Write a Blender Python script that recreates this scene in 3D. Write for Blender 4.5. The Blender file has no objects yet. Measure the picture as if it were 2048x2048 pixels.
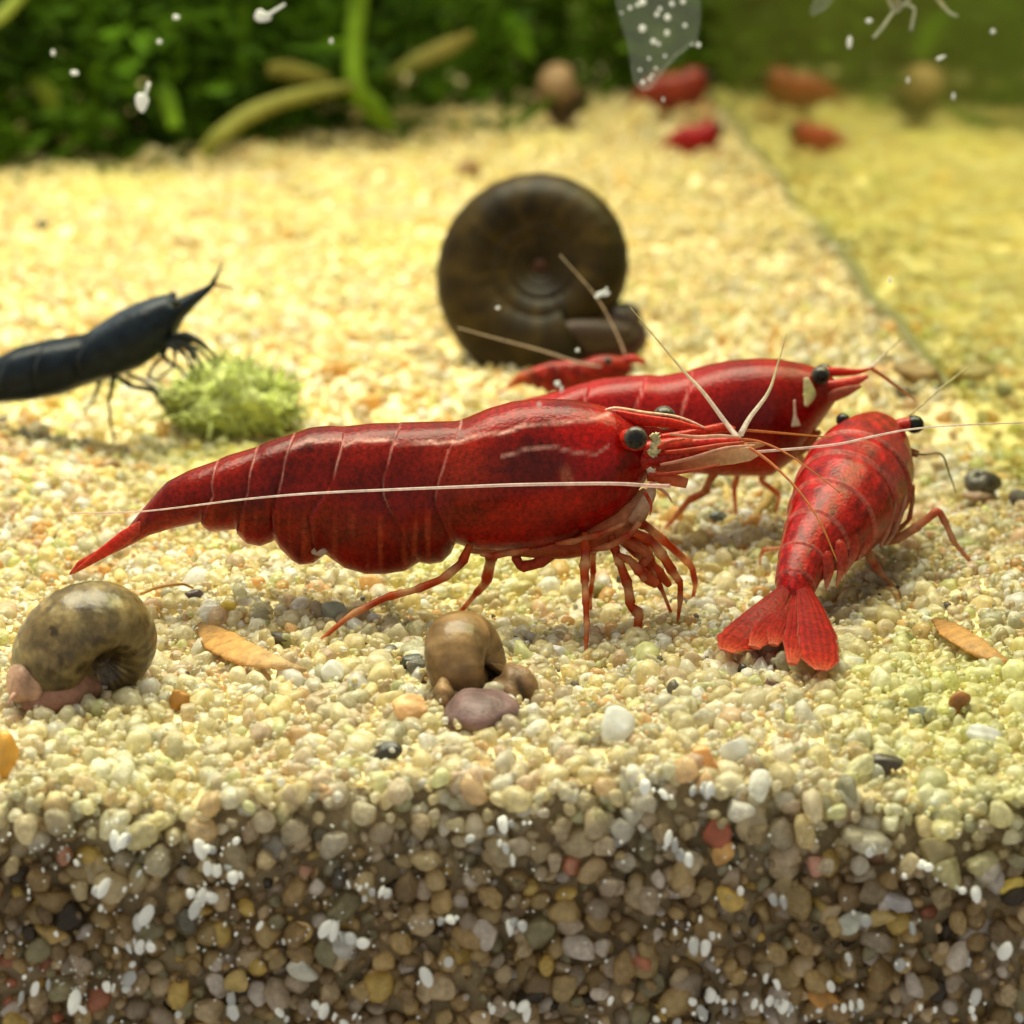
import bpy, bmesh, math, random
import numpy as np
from mathutils import Vector, Matrix
random.seed(7); rng = np.random.default_rng(7)
SC = bpy.context.scene
# ------------------------------------------------------------------ camera (1 unit = 1 cm)
CAM = np.array((0.0, -8.2, 3.0)); PITCH = math.radians(14.4); FPX = 5150.0
cam = bpy.data.cameras.new('camera'); cam_o = bpy.data.objects.new('camera', cam)
SC.collection.objects.link(cam_o); SC.camera = cam_o
cam_o.location = CAM; cam_o.rotation_euler = (math.pi/2 - PITCH, 0, 0)
cam.sensor_width = 36; cam.lens = 36*FPX/2048; cam.clip_start = 0.05; cam.clip_end = 200
cam.dof.use_dof = True; cam.dof.focus_distance = 10.0; cam.dof.aperture_fstop = 0.92; cam.dof.aperture_blades = 0
# ------------------------------------------------------------------ world, lamp, exposure
W = bpy.data.worlds.new('World'); SC.world = W; W.use_nodes = True
W.node_tree.nodes['Background'].inputs[0].default_value = (1.0, 0.97, 0.88, 1)
W.node_tree.nodes['Background'].inputs[1].default_value = 0.42
def area(name, loc, tgt, sx, sy, power, col):
    l = bpy.data.lights.new(name, 'AREA'); l.shape = 'RECTANGLE'; l.size = sx; l.size_y = sy
    l.energy = power; l.color = col
    o = bpy.data.objects.new(name, l); SC.collection.objects.link(o); o.location = loc
    o.rotation_euler = (Vector(tgt)-Vector(loc)).to_track_quat('-Z', 'Y').to_euler()
    return o
area('aquarium_lamp', (-1.0, 8, 24), (-1.0, 8, 0), 26, 17, 13600, (0.98, 0.96, 0.70))
VS = SC.view_settings; VS.view_transform = 'Standard'; VS.look = 'None'; VS.exposure = 0.62; VS.gamma = 1.0
CY = SC.cycles; CY.use_denoising = True; CY.max_bounces = 8; CY.diffuse_bounces = 4; CY.glossy_bounces = 3
CY.transmission_bounces = 6; CY.transparent_max_bounces = 14; CY.caustics_reflective = False; CY.caustics_refractive = False
CY.sample_clamp_indirect = 4.0
SC.render.film_transparent = False
# ------------------------------------------------------------------ helpers
CF = np.array((0, math.cos(PITCH), -math.sin(PITCH))); CU = np.array((0, math.sin(PITCH), math.cos(PITCH))); CR = np.array((1.0, 0, 0))
def ray(u, v): return CF + (u-1024)/FPX*CR - (v-1024)/FPX*CU
def P(u, v, y):
    d = ray(u, v); return CAM + d*((y-CAM[1])/d[1])
def hgt(x, y):
    x = np.asarray(x, float); y = np.asarray(y, float)
    h = 0.045*np.sin(x*1.9+0.7)*np.cos(y*1.3+0.4)+0.03*np.sin(x*4.1+y*2.7)+0.02*np.sin(y*5.3-x*2.1+1)
    h *= np.clip(y/2+0.35, 0.35, 1.0)
    h += -0.03*np.clip(1-y/1.2, 0, 1)*np.clip((-x-0.4), 0, 1.5) - 0.07*np.clip(1-y/1.0, 0, 1)*np.clip(x-0.9, 0, 1.2)
    e = np.clip(1-y/.65, 0, 1)**1.4
    h = h - e*(.10+.035*np.sin(x*5.1+1)+.03*np.sin(x*9.7+.3)+.02*np.sin(x*17+2))
    return h
def G(u, v, dz=0.0):
    d = ray(u, v); z = 0.0
    for _ in range(6):
        p = CAM + d*((z+dz-CAM[2])/d[2]); z = float(hgt(p[0], p[1]))
    return p
def pxcm(y, v=1100): # pixels per cm at depth y
    d = ray(1024, v); return FPX*d[1]/(y-CAM[1])
def link(o):
    SC.collection.objects.link(o); return o
def tag(o, label=None, cat=None, group=None, kind=None):
    for k, v in (('label', label), ('category', cat), ('group', group), ('kind', kind)):
        if v: o[k] = v
    return o
def empty(name, loc, label, cat, group=None):
    o = bpy.data.objects.new(name, None); o.empty_display_size = 0.05; o.location = Vector(loc); link(o)
    return tag(o, label, cat, group)
def mesh_data(name, V, F, mat, col=None, smooth=True):
    me = bpy.data.meshes.new(name)
    V = np.asarray(V, np.float32)
    if isinstance(F, np.ndarray):
        n, k = F.shape
        me.vertices.add(len(V)); me.vertices.foreach_set('co', V.ravel())
        me.loops.add(n*k); me.loops.foreach_set('vertex_index', F.astype(np.int32).ravel())
        me.polygons.add(n); me.polygons.foreach_set('loop_start', np.arange(0, n*k, k, dtype=np.int32))
        me.update(calc_edges=True)
    else:
        me.from_pydata([tuple(map(float, v)) for v in V], [], F)
    if col is not None:
        a = me.attributes.new('col', 'FLOAT_COLOR', 'POINT')
        c = np.ones((len(V), 4), np.float32); c[:, :3] = col; a.data.foreach_set('color', c.ravel())
    if smooth: me.polygons.foreach_set('use_smooth', np.ones(len(me.polygons), bool))
    me.materials.append(mat); me.update()
    return me
def obj(name, V, F, mat, parent=None, col=None, smooth=True):
    V = np.asarray(V, float)
    q = parent
    while q is not None: V = V - np.array(q.location); q = q.parent
    o = bpy.data.objects.new(name, mesh_data(name, V, F, mat, col, smooth)); link(o)
    if parent is not None: o.parent = parent
    return o
def crom(pts, n):
    pts = np.asarray(pts, float); m = len(pts)
    if m == 2: 
        t = np.linspace(0, 1, n)[:, None]; return pts[0]*(1-t)+pts[1]*t
    ext = np.vstack([2*pts[0]-pts[1], pts, 2*pts[-1]-pts[-2]])
    out = []
    for t in np.linspace(0, m-1-1e-9, n):
        i = int(t); f = t-i; p0, p1, p2, p3 = ext[i:i+4]
        out.append(0.5*((2*p1)+(-p0+p2)*f+(2*p0-5*p1+4*p2-p3)*f*f+(-p0+3*p1-3*p2+p3)*f**3))
    return np.array(out)
def lerp(vals, n, m):
    return np.interp(np.linspace(0, m-1, n), np.arange(m), np.asarray(vals, float))
def tube_vf(pts, ra, rb=None, up=None, sub=5, seg=10, sharp=False):
    pts = np.asarray(pts, float); m = len(pts); n = (m-1)*sub+1; fr_ = (np.arange(n) % sub)/sub
    if sharp:
        c = np.array([np.interp(np.linspace(0, m-1, n), np.arange(m), pts[:, k]) for k in range(3)]).T
        c0 = c.copy(); c[1:-1] = (c0[:-2]+2*c0[1:-1]+c0[2:])/4
    else: c = crom(pts, n)
    A = lerp(ra, n, len(ra)) if np.ndim(ra) else np.full(n, ra)
    B = A if rb is None else (lerp(rb, n, len(rb)) if np.ndim(rb) else np.full(n, rb))
    if sharp: A = A*(.86+.34*fr_**2); B = A if rb is None else B
    T = np.gradient(c, axis=0); T /= np.linalg.norm(T, axis=1)[:, None]+1e-12
    N = np.zeros_like(T)
    u = np.array(up if up is not None else ((0, 0, 1.0) if abs(T[0][2]) < .9 else (0, 1.0, 0)), float)
    for i in range(n):
        if up is not None: u = np.array(up, float)
        v = u-np.dot(u, T[i])*T[i]; v /= np.linalg.norm(v)+1e-12; N[i] = v; u = v
    Bn = np.cross(T, N)
    ph = np.linspace(0, 2*math.pi, seg, endpoint=False)
    V = (c[:, None, :]+np.cos(ph)[None, :, None]*A[:, None, None]*Bn[:, None, :]+np.sin(ph)[None, :, None]*B[:, None, None]*N[:, None, :]).reshape(-1, 3)
    i = np.arange(n-1)[:, None]*seg; j = np.arange(seg)[None, :]; j2 = (j+1) % seg
    F = np.stack([i+j, i+j2, i+seg+j2, i+seg+j], -1).reshape(-1, 4).tolist()
    V = np.vstack([V, c[0], c[-1]]); a, b = n*seg, n*seg+1
    F += [(a, (k+1) % seg, k) for k in range(seg)]
    F += [(b, (n-1)*seg+k, (n-1)*seg+(k+1) % seg) for k in range(seg)]
    s = np.concatenate([np.repeat(np.linspace(0, 1, n), seg), [0, 1]])
    return V, F, s
def tube(name, pts, ra, mat, parent=None, rb=None, up=None, sub=5, seg=10, cols=None, sharp=False, jit=0.0, streak=0, ragged=0):
    V, F, s = tube_vf(pts, ra, rb, up, sub, seg, sharp)
    if jit: V = V + rng.normal(0, jit, V.shape)
    col = None
    if cols is not None:
        cols = np.asarray(cols, float)
        if cols.ndim == 1: col = np.tile(cols, (len(V), 1))
        else: col = np.stack([np.interp(s, np.linspace(0, 1, len(cols)), cols[:, k]) for k in range(3)], 1)
    if streak and col is not None:
        nr = (len(V)-2)//seg; a = np.concatenate([np.tile(np.arange(seg), nr), [0, 0]])*2*math.pi/seg; kk = np.cos(a)
        col = col*np.clip(1+streak*np.sin(kk*17+.6)+.4*streak*rng.normal(size=len(V)), .4, 1.8)[:, None]; e = (np.abs(kk) > .93)[:, None]*.35; col = np.clip(col*(1-e)+np.array((.75, .28, .16))*e, 0, 1)
    if ragged:
        nr = (len(V)-2)//seg; c = V[:nr*seg].reshape(nr, seg, 3); m_ = c.mean(1, keepdims=True); f = 1+ragged*rng.normal(size=(nr, 1, 1))*np.linspace(.2, 1, nr)[:, None, None]; V[:nr*seg] = (m_+(c-m_)*f).reshape(-1, 3)
    return obj(name, V, F, mat, parent, col)
def ico(sub, r=1.0):
    bm = bmesh.new(); bmesh.ops.create_icosphere(bm, subdivisions=sub, radius=r)
    V = np.array([v.co[:] for v in bm.verts]); F = np.array([[v.index for v in f.verts] for f in bm.faces]); bm.free(); return V, F
ICO = {k: ico(k) for k in (1, 2, 3, 4)}
def stone_shape(sub, seed, cuts=5, asp=(1, .8, .65), rough=.06):
    r = np.random.default_rng(seed); V, F = ICO[sub]; V = V.copy()
    for _ in range(cuts):
        d = r.normal(size=3); d /= np.linalg.norm(d); h = r.uniform(.52, .88)
        e = V@d-h; V -= np.clip(e, 0, None)[:, None]*d*0.85
    k = r.normal(size=(3, 3))*2.2; V *= 1+rough*np.sin(V@k[0]+1)[:, None]+rough*np.sin(V@k[1]*1.7)[:, None]
    return V*np.array(asp), F
def rotm(r):
    q = r.normal(size=4); q /= np.linalg.norm(q); w, x, y, z = q
    return np.array([[1-2*(y*y+z*z), 2*(x*y-z*w), 2*(x*z+y*w)], [2*(x*y+z*w), 1-2*(x*x+z*z), 2*(y*z-x*w)], [2*(x*z-y*w), 2*(y*z+x*w), 1-2*(x*x+y*y)]])
def fnoise(x, y, s=1.0, seed=0):
    r = np.random.default_rng(seed); o = np.zeros_like(np.asarray(x, float))
    for k in range(6):
        a = r.uniform(0, 6.3); f = s*r.uniform(.6, 2.2); o += np.sin(f*(np.cos(a)*x+np.sin(a)*y)+r.uniform(0, 6.3))
    return o/3.0
# ------------------------------------------------------------------ materials
def mat(name, base=None, rough=.4, attr=False, objcol=False, sss=0, ssr=(.1, .03, .02), trans=0, coat=0, noise=0, nscale=20, bump=0, bscale=60, spec=.5, transm=0, dark=None, alpha=None, ior=1.45, clear=0):
    m = bpy.data.materials.new(name); m.use_nodes = True; nt = m.node_tree; N = nt.nodes; L = nt.links
    p = N['Principled BSDF']; out = N['Material Output']
    p.inputs['Roughness'].default_value = rough; p.inputs['Specular IOR Level'].default_value = spec; p.inputs['IOR'].default_value = ior
    if attr:
        a = N.new('ShaderNodeAttribute'); a.attribute_name = 'col'; src = a.outputs['Color']
    elif objcol:
        a = N.new('ShaderNodeObjectInfo'); src = a.outputs['Color']
    else:
        a = N.new('ShaderNodeRGB'); a.outputs[0].default_value = (*base, 1); src = a.outputs[0]
    tc = N.new('ShaderNodeTexCoord')
    if noise:
        n = N.new('ShaderNodeTexNoise'); n.inputs['Scale'].default_value = nscale; n.inputs['Detail'].default_value = 5; n.inputs['Roughness'].default_value = .65
        L.new(tc.outputs['Object'], n.inputs['Vector'])
        mr = N.new('ShaderNodeMapRange'); mr.inputs[1].default_value = .3; mr.inputs[2].default_value = .7; mr.inputs[3].default_value = 1-noise; mr.inputs[4].default_value = 1+noise*.6
        L.new(n.outputs['Fac'], mr.inputs[0])
        mx = N.new('ShaderNodeMix'); mx.data_type = 'RGBA'; mx.blend_type = 'MULTIPLY'; mx.inputs[0].default_value = 1
        L.new(src, mx.inputs[6]); L.new(mr.outputs[0], mx.inputs[7]); src = mx.outputs[2]
        if dark is not None:
            n2 = N.new('ShaderNodeTexNoise'); n2.inputs['Scale'].default_value = nscale*.55; n2.inputs['Detail'].default_value = 3; L.new(tc.outputs['Object'], n2.inputs['Vector'])
            m2 = N.new('ShaderNodeMapRange'); m2.inputs[1].default_value = .54; m2.inputs[2].default_value = .66; L.new(n2.outputs['Fac'], m2.inputs[0])
            mx2 = N.new('ShaderNodeMix'); mx2.data_type = 'RGBA'; L.new(m2.outputs[0], mx2.inputs[0]); L.new(src, mx2.inputs[6]); mx2.inputs[7].default_value = (*dark, 1); src = mx2.outputs[2]
    L.new(src, p.inputs['Base Color'])
    if sss:
        p.inputs['Subsurface Weight'].default_value = sss; p.inputs['Subsurface Radius'].default_value = ssr; p.inputs['Subsurface Scale'].default_value = 1.0
    if coat: p.inputs['Coat Weight'].default_value = coat; p.inputs['Coat Roughness'].default_value = .12
    if transm: p.inputs['Transmission Weight'].default_value = transm
    if alpha is not None: p.inputs['Alpha'].default_value = alpha
    if bump:
        b = N.new('ShaderNodeBump'); b.inputs['Strength'].default_value = bump; b.inputs['Distance'].default_value = .02
        n = N.new('ShaderNodeTexNoise'); n.inputs['Scale'].default_value = bscale; n.inputs['Detail'].default_value = 4
        L.new(tc.outputs['Object'], n.inputs['Vector']); L.new(n.outputs['Fac'], b.inputs['Height']); L.new(b.outputs[0], p.inputs['Normal'])
    if trans:
        t = N.new('ShaderNodeBsdfTranslucent'); L.new(src, t.inputs['Color'])
        ms = N.new('ShaderNodeMixShader'); ms.inputs[0].default_value = trans
        L.new(p.outputs[0], ms.inputs[1]); L.new(t.outputs[0], ms.inputs[2]); L.new(ms.outputs[0], out.inputs['Surface'])
        if clear:
            tr = N.new('ShaderNodeBsdfTransparent'); mc = N.new('ShaderNodeMix'); mc.data_type = 'RGBA'; mc.inputs[0].default_value = .45; mc.inputs[6].default_value = (1, 1, 1, 1); L.new(src, mc.inputs[7]); L.new(mc.outputs[2], tr.inputs['Color'])
            m3 = N.new('ShaderNodeMixShader'); m3.inputs[0].default_value = clear
            L.new(ms.outputs[0], m3.inputs[1]); L.new(tr.outputs[0], m3.inputs[2]); L.new(m3.outputs[0], out.inputs['Surface'])
    return m
M_GRAIN = mat('sand_grain_bulk', attr=True, rough=.2, trans=.45, noise=.3, nscale=34, spec=.6, clear=.26)
M_GRAIN1 = mat('sand_grain_single', objcol=True, rough=.2, trans=.45, noise=.35, nscale=2.4, bump=.3, bscale=6, spec=.6, clear=.26)
M_SAND = mat('sand_base', base=(.80, .66, .36), rough=.8, noise=.45, nscale=9, bump=.6, bscale=14)
M_WHITE = mat('glint_granule', objcol=True, rough=.2, trans=.3, clear=.12)
M_FAN = mat('shrimp_fan', attr=True, rough=.3, trans=.45, noise=.35, nscale=36, spec=.3, clear=.14, bump=.25, bscale=60)
M_THIN = mat('shrimp_thin', attr=True, rough=.22, trans=.5, noise=.3, nscale=40, spec=.3, clear=.34)
M_SHELL = mat('shrimp_shell', attr=True, rough=.24, sss=.22, ssr=(.14, .012, .006), spec=.2, noise=.55, nscale=58, bump=.16, bscale=70)
M_LIMB = mat('shrimp_limb', attr=True, rough=.25, trans=.5, noise=.35, nscale=30, spec=.25)
M_EYE = mat('shrimp_eye', attr=True, rough=.2, noise=.6, nscale=60, spec=.3)
M_BLACK = mat('black_shell', attr=True, rough=.3, noise=.5, nscale=18, spec=.16, bump=.2, bscale=30)
M_SNAIL = mat('snail_shell', attr=True, rough=.3, noise=.6, nscale=24, dark=(.045, .026, .010), bump=.2, bscale=26, spec=.5, trans=.12)
M_SNAILD = mat('snail_shell_dark', attr=True, rough=.4, noise=.75, nscale=3, dark=(.010, .008, .002), bump=.15, bscale=18, spec=.15)
M_SNAILB = mat('snail_shell_brown', attr=True, rough=.28, noise=.5, nscale=10, trans=.18, bump=.2, bscale=24, spec=.4)
M_FLESH = mat('snail_flesh', attr=True, rough=.42, sss=.25, ssr=(.05, .02, .02), spec=.25, noise=.4, nscale=22, bump=.25, bscale=60)
M_STONE = mat('pebble', attr=True, rough=.38, trans=.12, noise=.35, nscale=14, bump=.3, bscale=30)
M_CLEAR = mat('quartz_pebble', attr=True, rough=.2, trans=.5, noise=.2, nscale=12, bump=.2, bscale=25)
M_LEAF = mat('dead_leaf', attr=True, rough=.55, trans=.45, noise=.4, nscale=22, bump=.3, bscale=50)
M_PLANT = mat('plant_leaf', attr=True, rough=.6, trans=.45, noise=.35, nscale=5, spec=.08)
M_ALGAE = mat('algae', attr=True, rough=.7, trans=.35, noise=.35, nscale=14)
M_BACK = mat('tank_back', base=(.08, .12, .008), rough=.7, noise=.5, nscale=.8)
M_FLECK = mat('white_fleck', base=(.9, .9, .85), rough=.35, trans=.4)
M_FILM = mat('bubble_film', base=(.75, .8, .62), rough=.3, alpha=.07)
M_GLASS = bpy.data.materials.new('side_glass'); M_GLASS.use_nodes = True
nt = M_GLASS.node_tree; nt.nodes.remove(nt.nodes['Principled BSDF'])
gl = nt.nodes.new('ShaderNodeBsdfGlossy'); gl.inputs['Color'].default_value = (.80, .85, .58, 1); gl.inputs['Roughness'].default_value = .05
df = nt.nodes.new('ShaderNodeBsdfDiffuse'); df.inputs['Color'].default_value = (.52, .58, .12, 1)
ms = nt.nodes.new('ShaderNodeMixShader'); ms.inputs[0].default_value = .07
nt.links.new(gl.outputs[0], ms.inputs[1]); nt.links.new(df.outputs[0], ms.inputs[2]); nt.links.new(ms.outputs[0], nt.nodes['Material Output'].inputs['Surface'])
# ------------------------------------------------------------------ the setting
XW = 2.5
def grid_obj(name, xs, ys, zf, m):
    X, Y = np.meshgrid(xs, ys); V = np.stack([X, Y, zf(X, Y)], -1).reshape(-1, 3)
    nx, ny = len(xs), len(ys); i = np.arange(ny-1)[:, None]*nx; j = np.arange(nx-1)[None, :]
    F = np.stack([i+j, i+j+1, i+nx+j+1, i+nx+j], -1).reshape(-1, 4)
    return V, F
xs = np.linspace(-9, XW, 100); ys = np.concatenate([np.linspace(.1, 6, 60), np.linspace(6.3, 29, 60)])
V, F = grid_obj('sand', xs, ys, lambda x, y: hgt(x, y)-.022, M_SAND)
F = F.tolist(); n0 = len(V); nx = len(xs)
V = np.vstack([V, [(x, .1, -1.6) for x in xs]])
F += [(n0+k, n0+k+1, k+1, k) for k in range(nx-1)]
sand = obj('sand_bed', V, F, M_SAND); sand.data.materials.append(mat('sand_deep', base=(.36, .28, .16), rough=.85, noise=.5, nscale=12, bump=.6, bscale=18))  # browner front face; the shade on it is put into the colour too
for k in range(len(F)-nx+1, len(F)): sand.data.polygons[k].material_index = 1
tag(sand, 'pale yellow quartz sand bed filling the tank floor up to the front glass', None, None, 'structure')
# side glass (a real pane; its inner face mirrors the tank)
def box_vf(x0, x1, y0, y1, z0, z1):
    V = [(x, y, z) for x in (x0, x1) for y in (y0, y1) for z in (z0, z1)]
    return V, [(0, 1, 3, 2), (4, 6, 7, 5), (0, 4, 5, 1), (2, 3, 7, 6), (0, 2, 6, 4), (1, 5, 7, 3)]
V, F = box_vf(XW, XW+.3, .0, 29.3, -1.6, 9)
o = obj('side_glass_wall', V, F, M_GLASS, smooth=False); tag(o, 'aquarium side glass on the right mirroring the sand', None, None, 'structure')
o = tube('glass_seam', [(XW-.01, y, float(hgt(XW, y))+.01) for y in np.linspace(6.2, 28.5, 22)], [.012]+[.036]*21, mat('silicone', base=(.20, .18, .07), rough=.5, noise=.3, nscale=6), None, seg=8); tag(o, 'dark olive sealing strip along the foot of the side glass', None, None, 'structure')
V, F = box_vf(-14, XW, 29, 29.3, -1.6, 9)
o = obj('back_wall', V, F, M_BACK, smooth=False); tag(o, 'dark green back wall of the tank behind the plants', None, None, 'structure')
# ------------------------------------------------------------------ sand grains
PAL = np.array([(.86, .78, .50), (.86, .74, .36), (.90, .86, .70), (.76, .46, .14), (.66, .52, .32), (.62, .60, .40), (.08, .065, .05), (.74, .76, .34), (.94, .93, .87), (.82, .60, .38)])
PW = np.array([.30, .20, .17, .045, .12, .05, .007, .05, .08, .035]); PW /= PW.sum()
PALF = np.array([(.38, .27, .11), (.30, .20, .08), (.46, .35, .19), (.22, .145, .065), (.36, .28, .18), (.26, .22, .11), (.05, .035, .02), (.48, .34, .09), (.50, .43, .33), (.40, .16, .08)])  # front face: browner with detritus, darker with its dim light painted into the colour
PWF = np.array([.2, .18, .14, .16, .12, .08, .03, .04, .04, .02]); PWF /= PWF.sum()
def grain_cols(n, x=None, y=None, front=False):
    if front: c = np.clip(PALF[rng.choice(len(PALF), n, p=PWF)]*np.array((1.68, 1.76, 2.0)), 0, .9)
    else:
        c = PAL[rng.choice(len(PAL), n, p=PW)]
        if x is not None:
            g = np.clip(fnoise(x, y, 1.9, 3)-.42, 0, 1)[:, None]; c = c*(1-.6*g)+np.array((.70, .74, .26))*.75*g
            nr = np.clip(1-y/3.2, 0, 1)[:, None]*.38; c = c*(1-nr)+np.array((.90, .85, .70))*nr
            far = np.clip((y-4)/10, 0, 1)[:, None]*.6; c = c*(1-far)+np.array((.86, .73, .30))*far
    return np.clip(c*rng.uniform(.82, 1.12, (n, 1)), 0, .95)
def grains(name, pos, size, cols, sub, parent, nproto=24):
    protos = [stone_shape(sub, 50+k, cuts=9, asp=(1, rng.uniform(.7, .95), rng.uniform(.55, .85))) for k in range(nproto)]
    nv = len(protos[0][0]); nf = len(protos[0][1]); n = len(pos)
    V = np.empty((n, nv, 3), np.float32); F = np.empty((n, nf, 3), np.int32)
    q = rng.normal(size=(n, 4)); q /= np.linalg.norm(q, axis=1)[:, None]; w, x, y, z = q.T
    R = np.stack([1-2*(y*y+z*z), 2*(x*y-z*w), 2*(x*z+y*w), 2*(x*y+z*w), 1-2*(x*x+z*z), 2*(y*z-x*w), 2*(x*z-y*w), 2*(y*z+x*w), 1-2*(x*x+y*y)], -1).reshape(n, 3, 3)
    pid = rng.integers(0, nproto, n)
    for k in range(nproto):
        s = pid == k; V[s] = np.einsum('nij,vj->nvi', R[s], protos[k][0])*size[s][:, None, None]+pos[s][:, None, :]
        F[s] = protos[k][1][None]
    F += (np.arange(n, dtype=np.int32)*nv)[:, None, None]
    col = np.repeat(cols, nv, axis=0)
    o = obj(name, V.reshape(-1, 3), F.reshape(-1, 3), M_GRAIN, parent, col)
    return o
def scatter(y0, y1, sp):
    X, Y = np.meshgrid(np.arange(-6.5, XW-.02, sp), np.arange(y0, y1, sp))
    X = X.ravel()+rng.uniform(-.5, .5, X.size)*sp; Y = Y.ravel()+rng.uniform(-.5, .5, Y.size)*sp
    k = (np.abs(X) < (Y+8.2)*.205+.35) & (X < XW-.03) & (Y > y0); return X[k], Y[k]
# near field: two layers
px_, py_, ps_ = [], [], []; pz_ = []
for lay, sp, dz in ((0, .048, -.026), (1, .060, -.004)):
    x, y = scatter(.03, 5.0, sp); px_.append(x); py_.append(y); pz_.append(hgt(x, y)+dz+rng.normal(0, .010, len(x)))
    ps_.append(np.clip(rng.lognormal(math.log(.030), .45, len(x)), .010, .072))
x, y, z, s = map(np.concatenate, (px_, py_, pz_, ps_))
xf, yf = scatter(.03, 3.6, .062); sf = rng.uniform(.009, .020, len(xf))
o = grains('sand_grains_fine', np.stack([xf, yf, hgt(xf, yf)+.018+rng.normal(0, .008, len(xf))], 1), sf, grain_cols(len(xf), xf, yf), 1, sand); tag(o, kind='stuff')
o = grains('sand_grains_near', np.stack([x, y, z], 1), s, grain_cols(len(x), x, y), 2, sand); tag(o, kind='stuff')
x, y = scatter(5.0, 12, .088); s = np.clip(rng.lognormal(math.log(.052), .3, len(x)), .025, .10)
x2, y2 = scatter(12, 26.5, .14); s2 = np.clip(rng.lognormal(math.log(.085), .3, len(x2)), .04, .16)
x = np.concatenate([x, x2]); y = np.concatenate([y, y2]); s = np.concatenate([s, s2])
o = grains('sand_grains_far', np.stack([x, y, hgt(x, y)-.012+rng.normal(0, .012, len(x))], 1), s, grain_cols(len(x), x, y), 1, sand); tag(o, kind='stuff')
# front face against the glass
def face_pts(sp, y0, y1, jit=.5):
    X, Z = np.meshgrid(np.arange(-2.4, 2.45, sp), np.arange(-1.15, .0, sp)); X = X.ravel()+rng.uniform(-jit, jit, X.size)*sp; Z = Z.ravel()+rng.uniform(-jit, jit, Z.size)*sp
    Z = Z+hgt(X, 0.05*np.ones_like(X)); return X, rng.uniform(y0, y1, len(X)), Z
a = face_pts(.062, .055, .10); b = face_pts(.072, .015, .055)
X, Y, Z = (np.concatenate([a[k], b[k]]) for k in range(3))
s = np.clip(rng.lognormal(math.log(.034), .40, len(X)), .014, .075)
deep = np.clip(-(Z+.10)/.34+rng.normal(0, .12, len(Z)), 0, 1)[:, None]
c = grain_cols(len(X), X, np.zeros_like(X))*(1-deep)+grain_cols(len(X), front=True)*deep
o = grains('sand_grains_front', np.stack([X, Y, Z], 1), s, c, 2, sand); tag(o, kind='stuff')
# 300 single grains, the largest to see
SP = [mesh_data('sand_grain', stone_shape(3, 900+k, 10, (1, random.uniform(.72, .95), random.uniform(.6, .85)), .05)[0], stone_shape(3, 900+k, 7)[1], M_GRAIN1) for k in range(20)]
def single(p, s, c, name='sand_grain', me=None, parent=sand):
    o = bpy.data.objects.new(name, me or random.choice(SP)); link(o); o.parent = parent
    o.location = Vector(p)-(parent.location if parent else Vector()); o.scale = (s,)*3
    o.rotation_euler = [random.uniform(0, 6.3) for _ in range(3)]; o.color = (*c, 1); return o
used = []
def free(p, d):
    for q in used:
        if (q[0]-p[0])**2+(q[1]-p[1])**2+(q[2]-p[2])**2 < d*d: return False
    used.append(p); return True
n = 0
while n < 165:
    yy = random.uniform(.0, 1.5)**1.0; xx = random.uniform(-1, 1)*(yy+8.2)*.2
    s = random.uniform(.038, .066); p = (xx, yy+.03, float(hgt(xx, yy))+.012)
    if free(p, .085): single(p, s, grain_cols(1, np.array([xx]), np.array([yy]))[0]); n += 1
n = 0
while n < 135:
    xx = random.uniform(-1.75, 1.75); zz = -random.random()*.95
    s = random.uniform(.038, .070); p = (xx, random.uniform(-.005, .03), zz+float(hgt(xx, .03))-.01)
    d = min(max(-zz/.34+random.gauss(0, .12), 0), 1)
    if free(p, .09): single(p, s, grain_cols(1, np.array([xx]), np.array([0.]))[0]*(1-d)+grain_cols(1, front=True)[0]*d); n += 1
m = 420; cu = rng.uniform(0, 2048, 60)**1.0; cv = rng.uniform(1640, 2046, 60); ci = rng.integers(0, 60, m); uu = cu[ci]+rng.normal(0, 40, m); vv = cv[ci]+rng.normal(0, 22, m); k_ = uu < rng.uniform(300, 2300, m); uu, vv = uu[k_], vv[k_]
o = grains('glint_specks', np.array([P(a_, b_, -.03) for a_, b_ in zip(uu, vv)]), rng.uniform(.004, .010, len(uu)), np.tile((.95, .95, .9), (len(uu), 1)), 1, sand); tag(o, kind='stuff')  # tiny white specks standing in for lamp glints on the front sand
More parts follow.
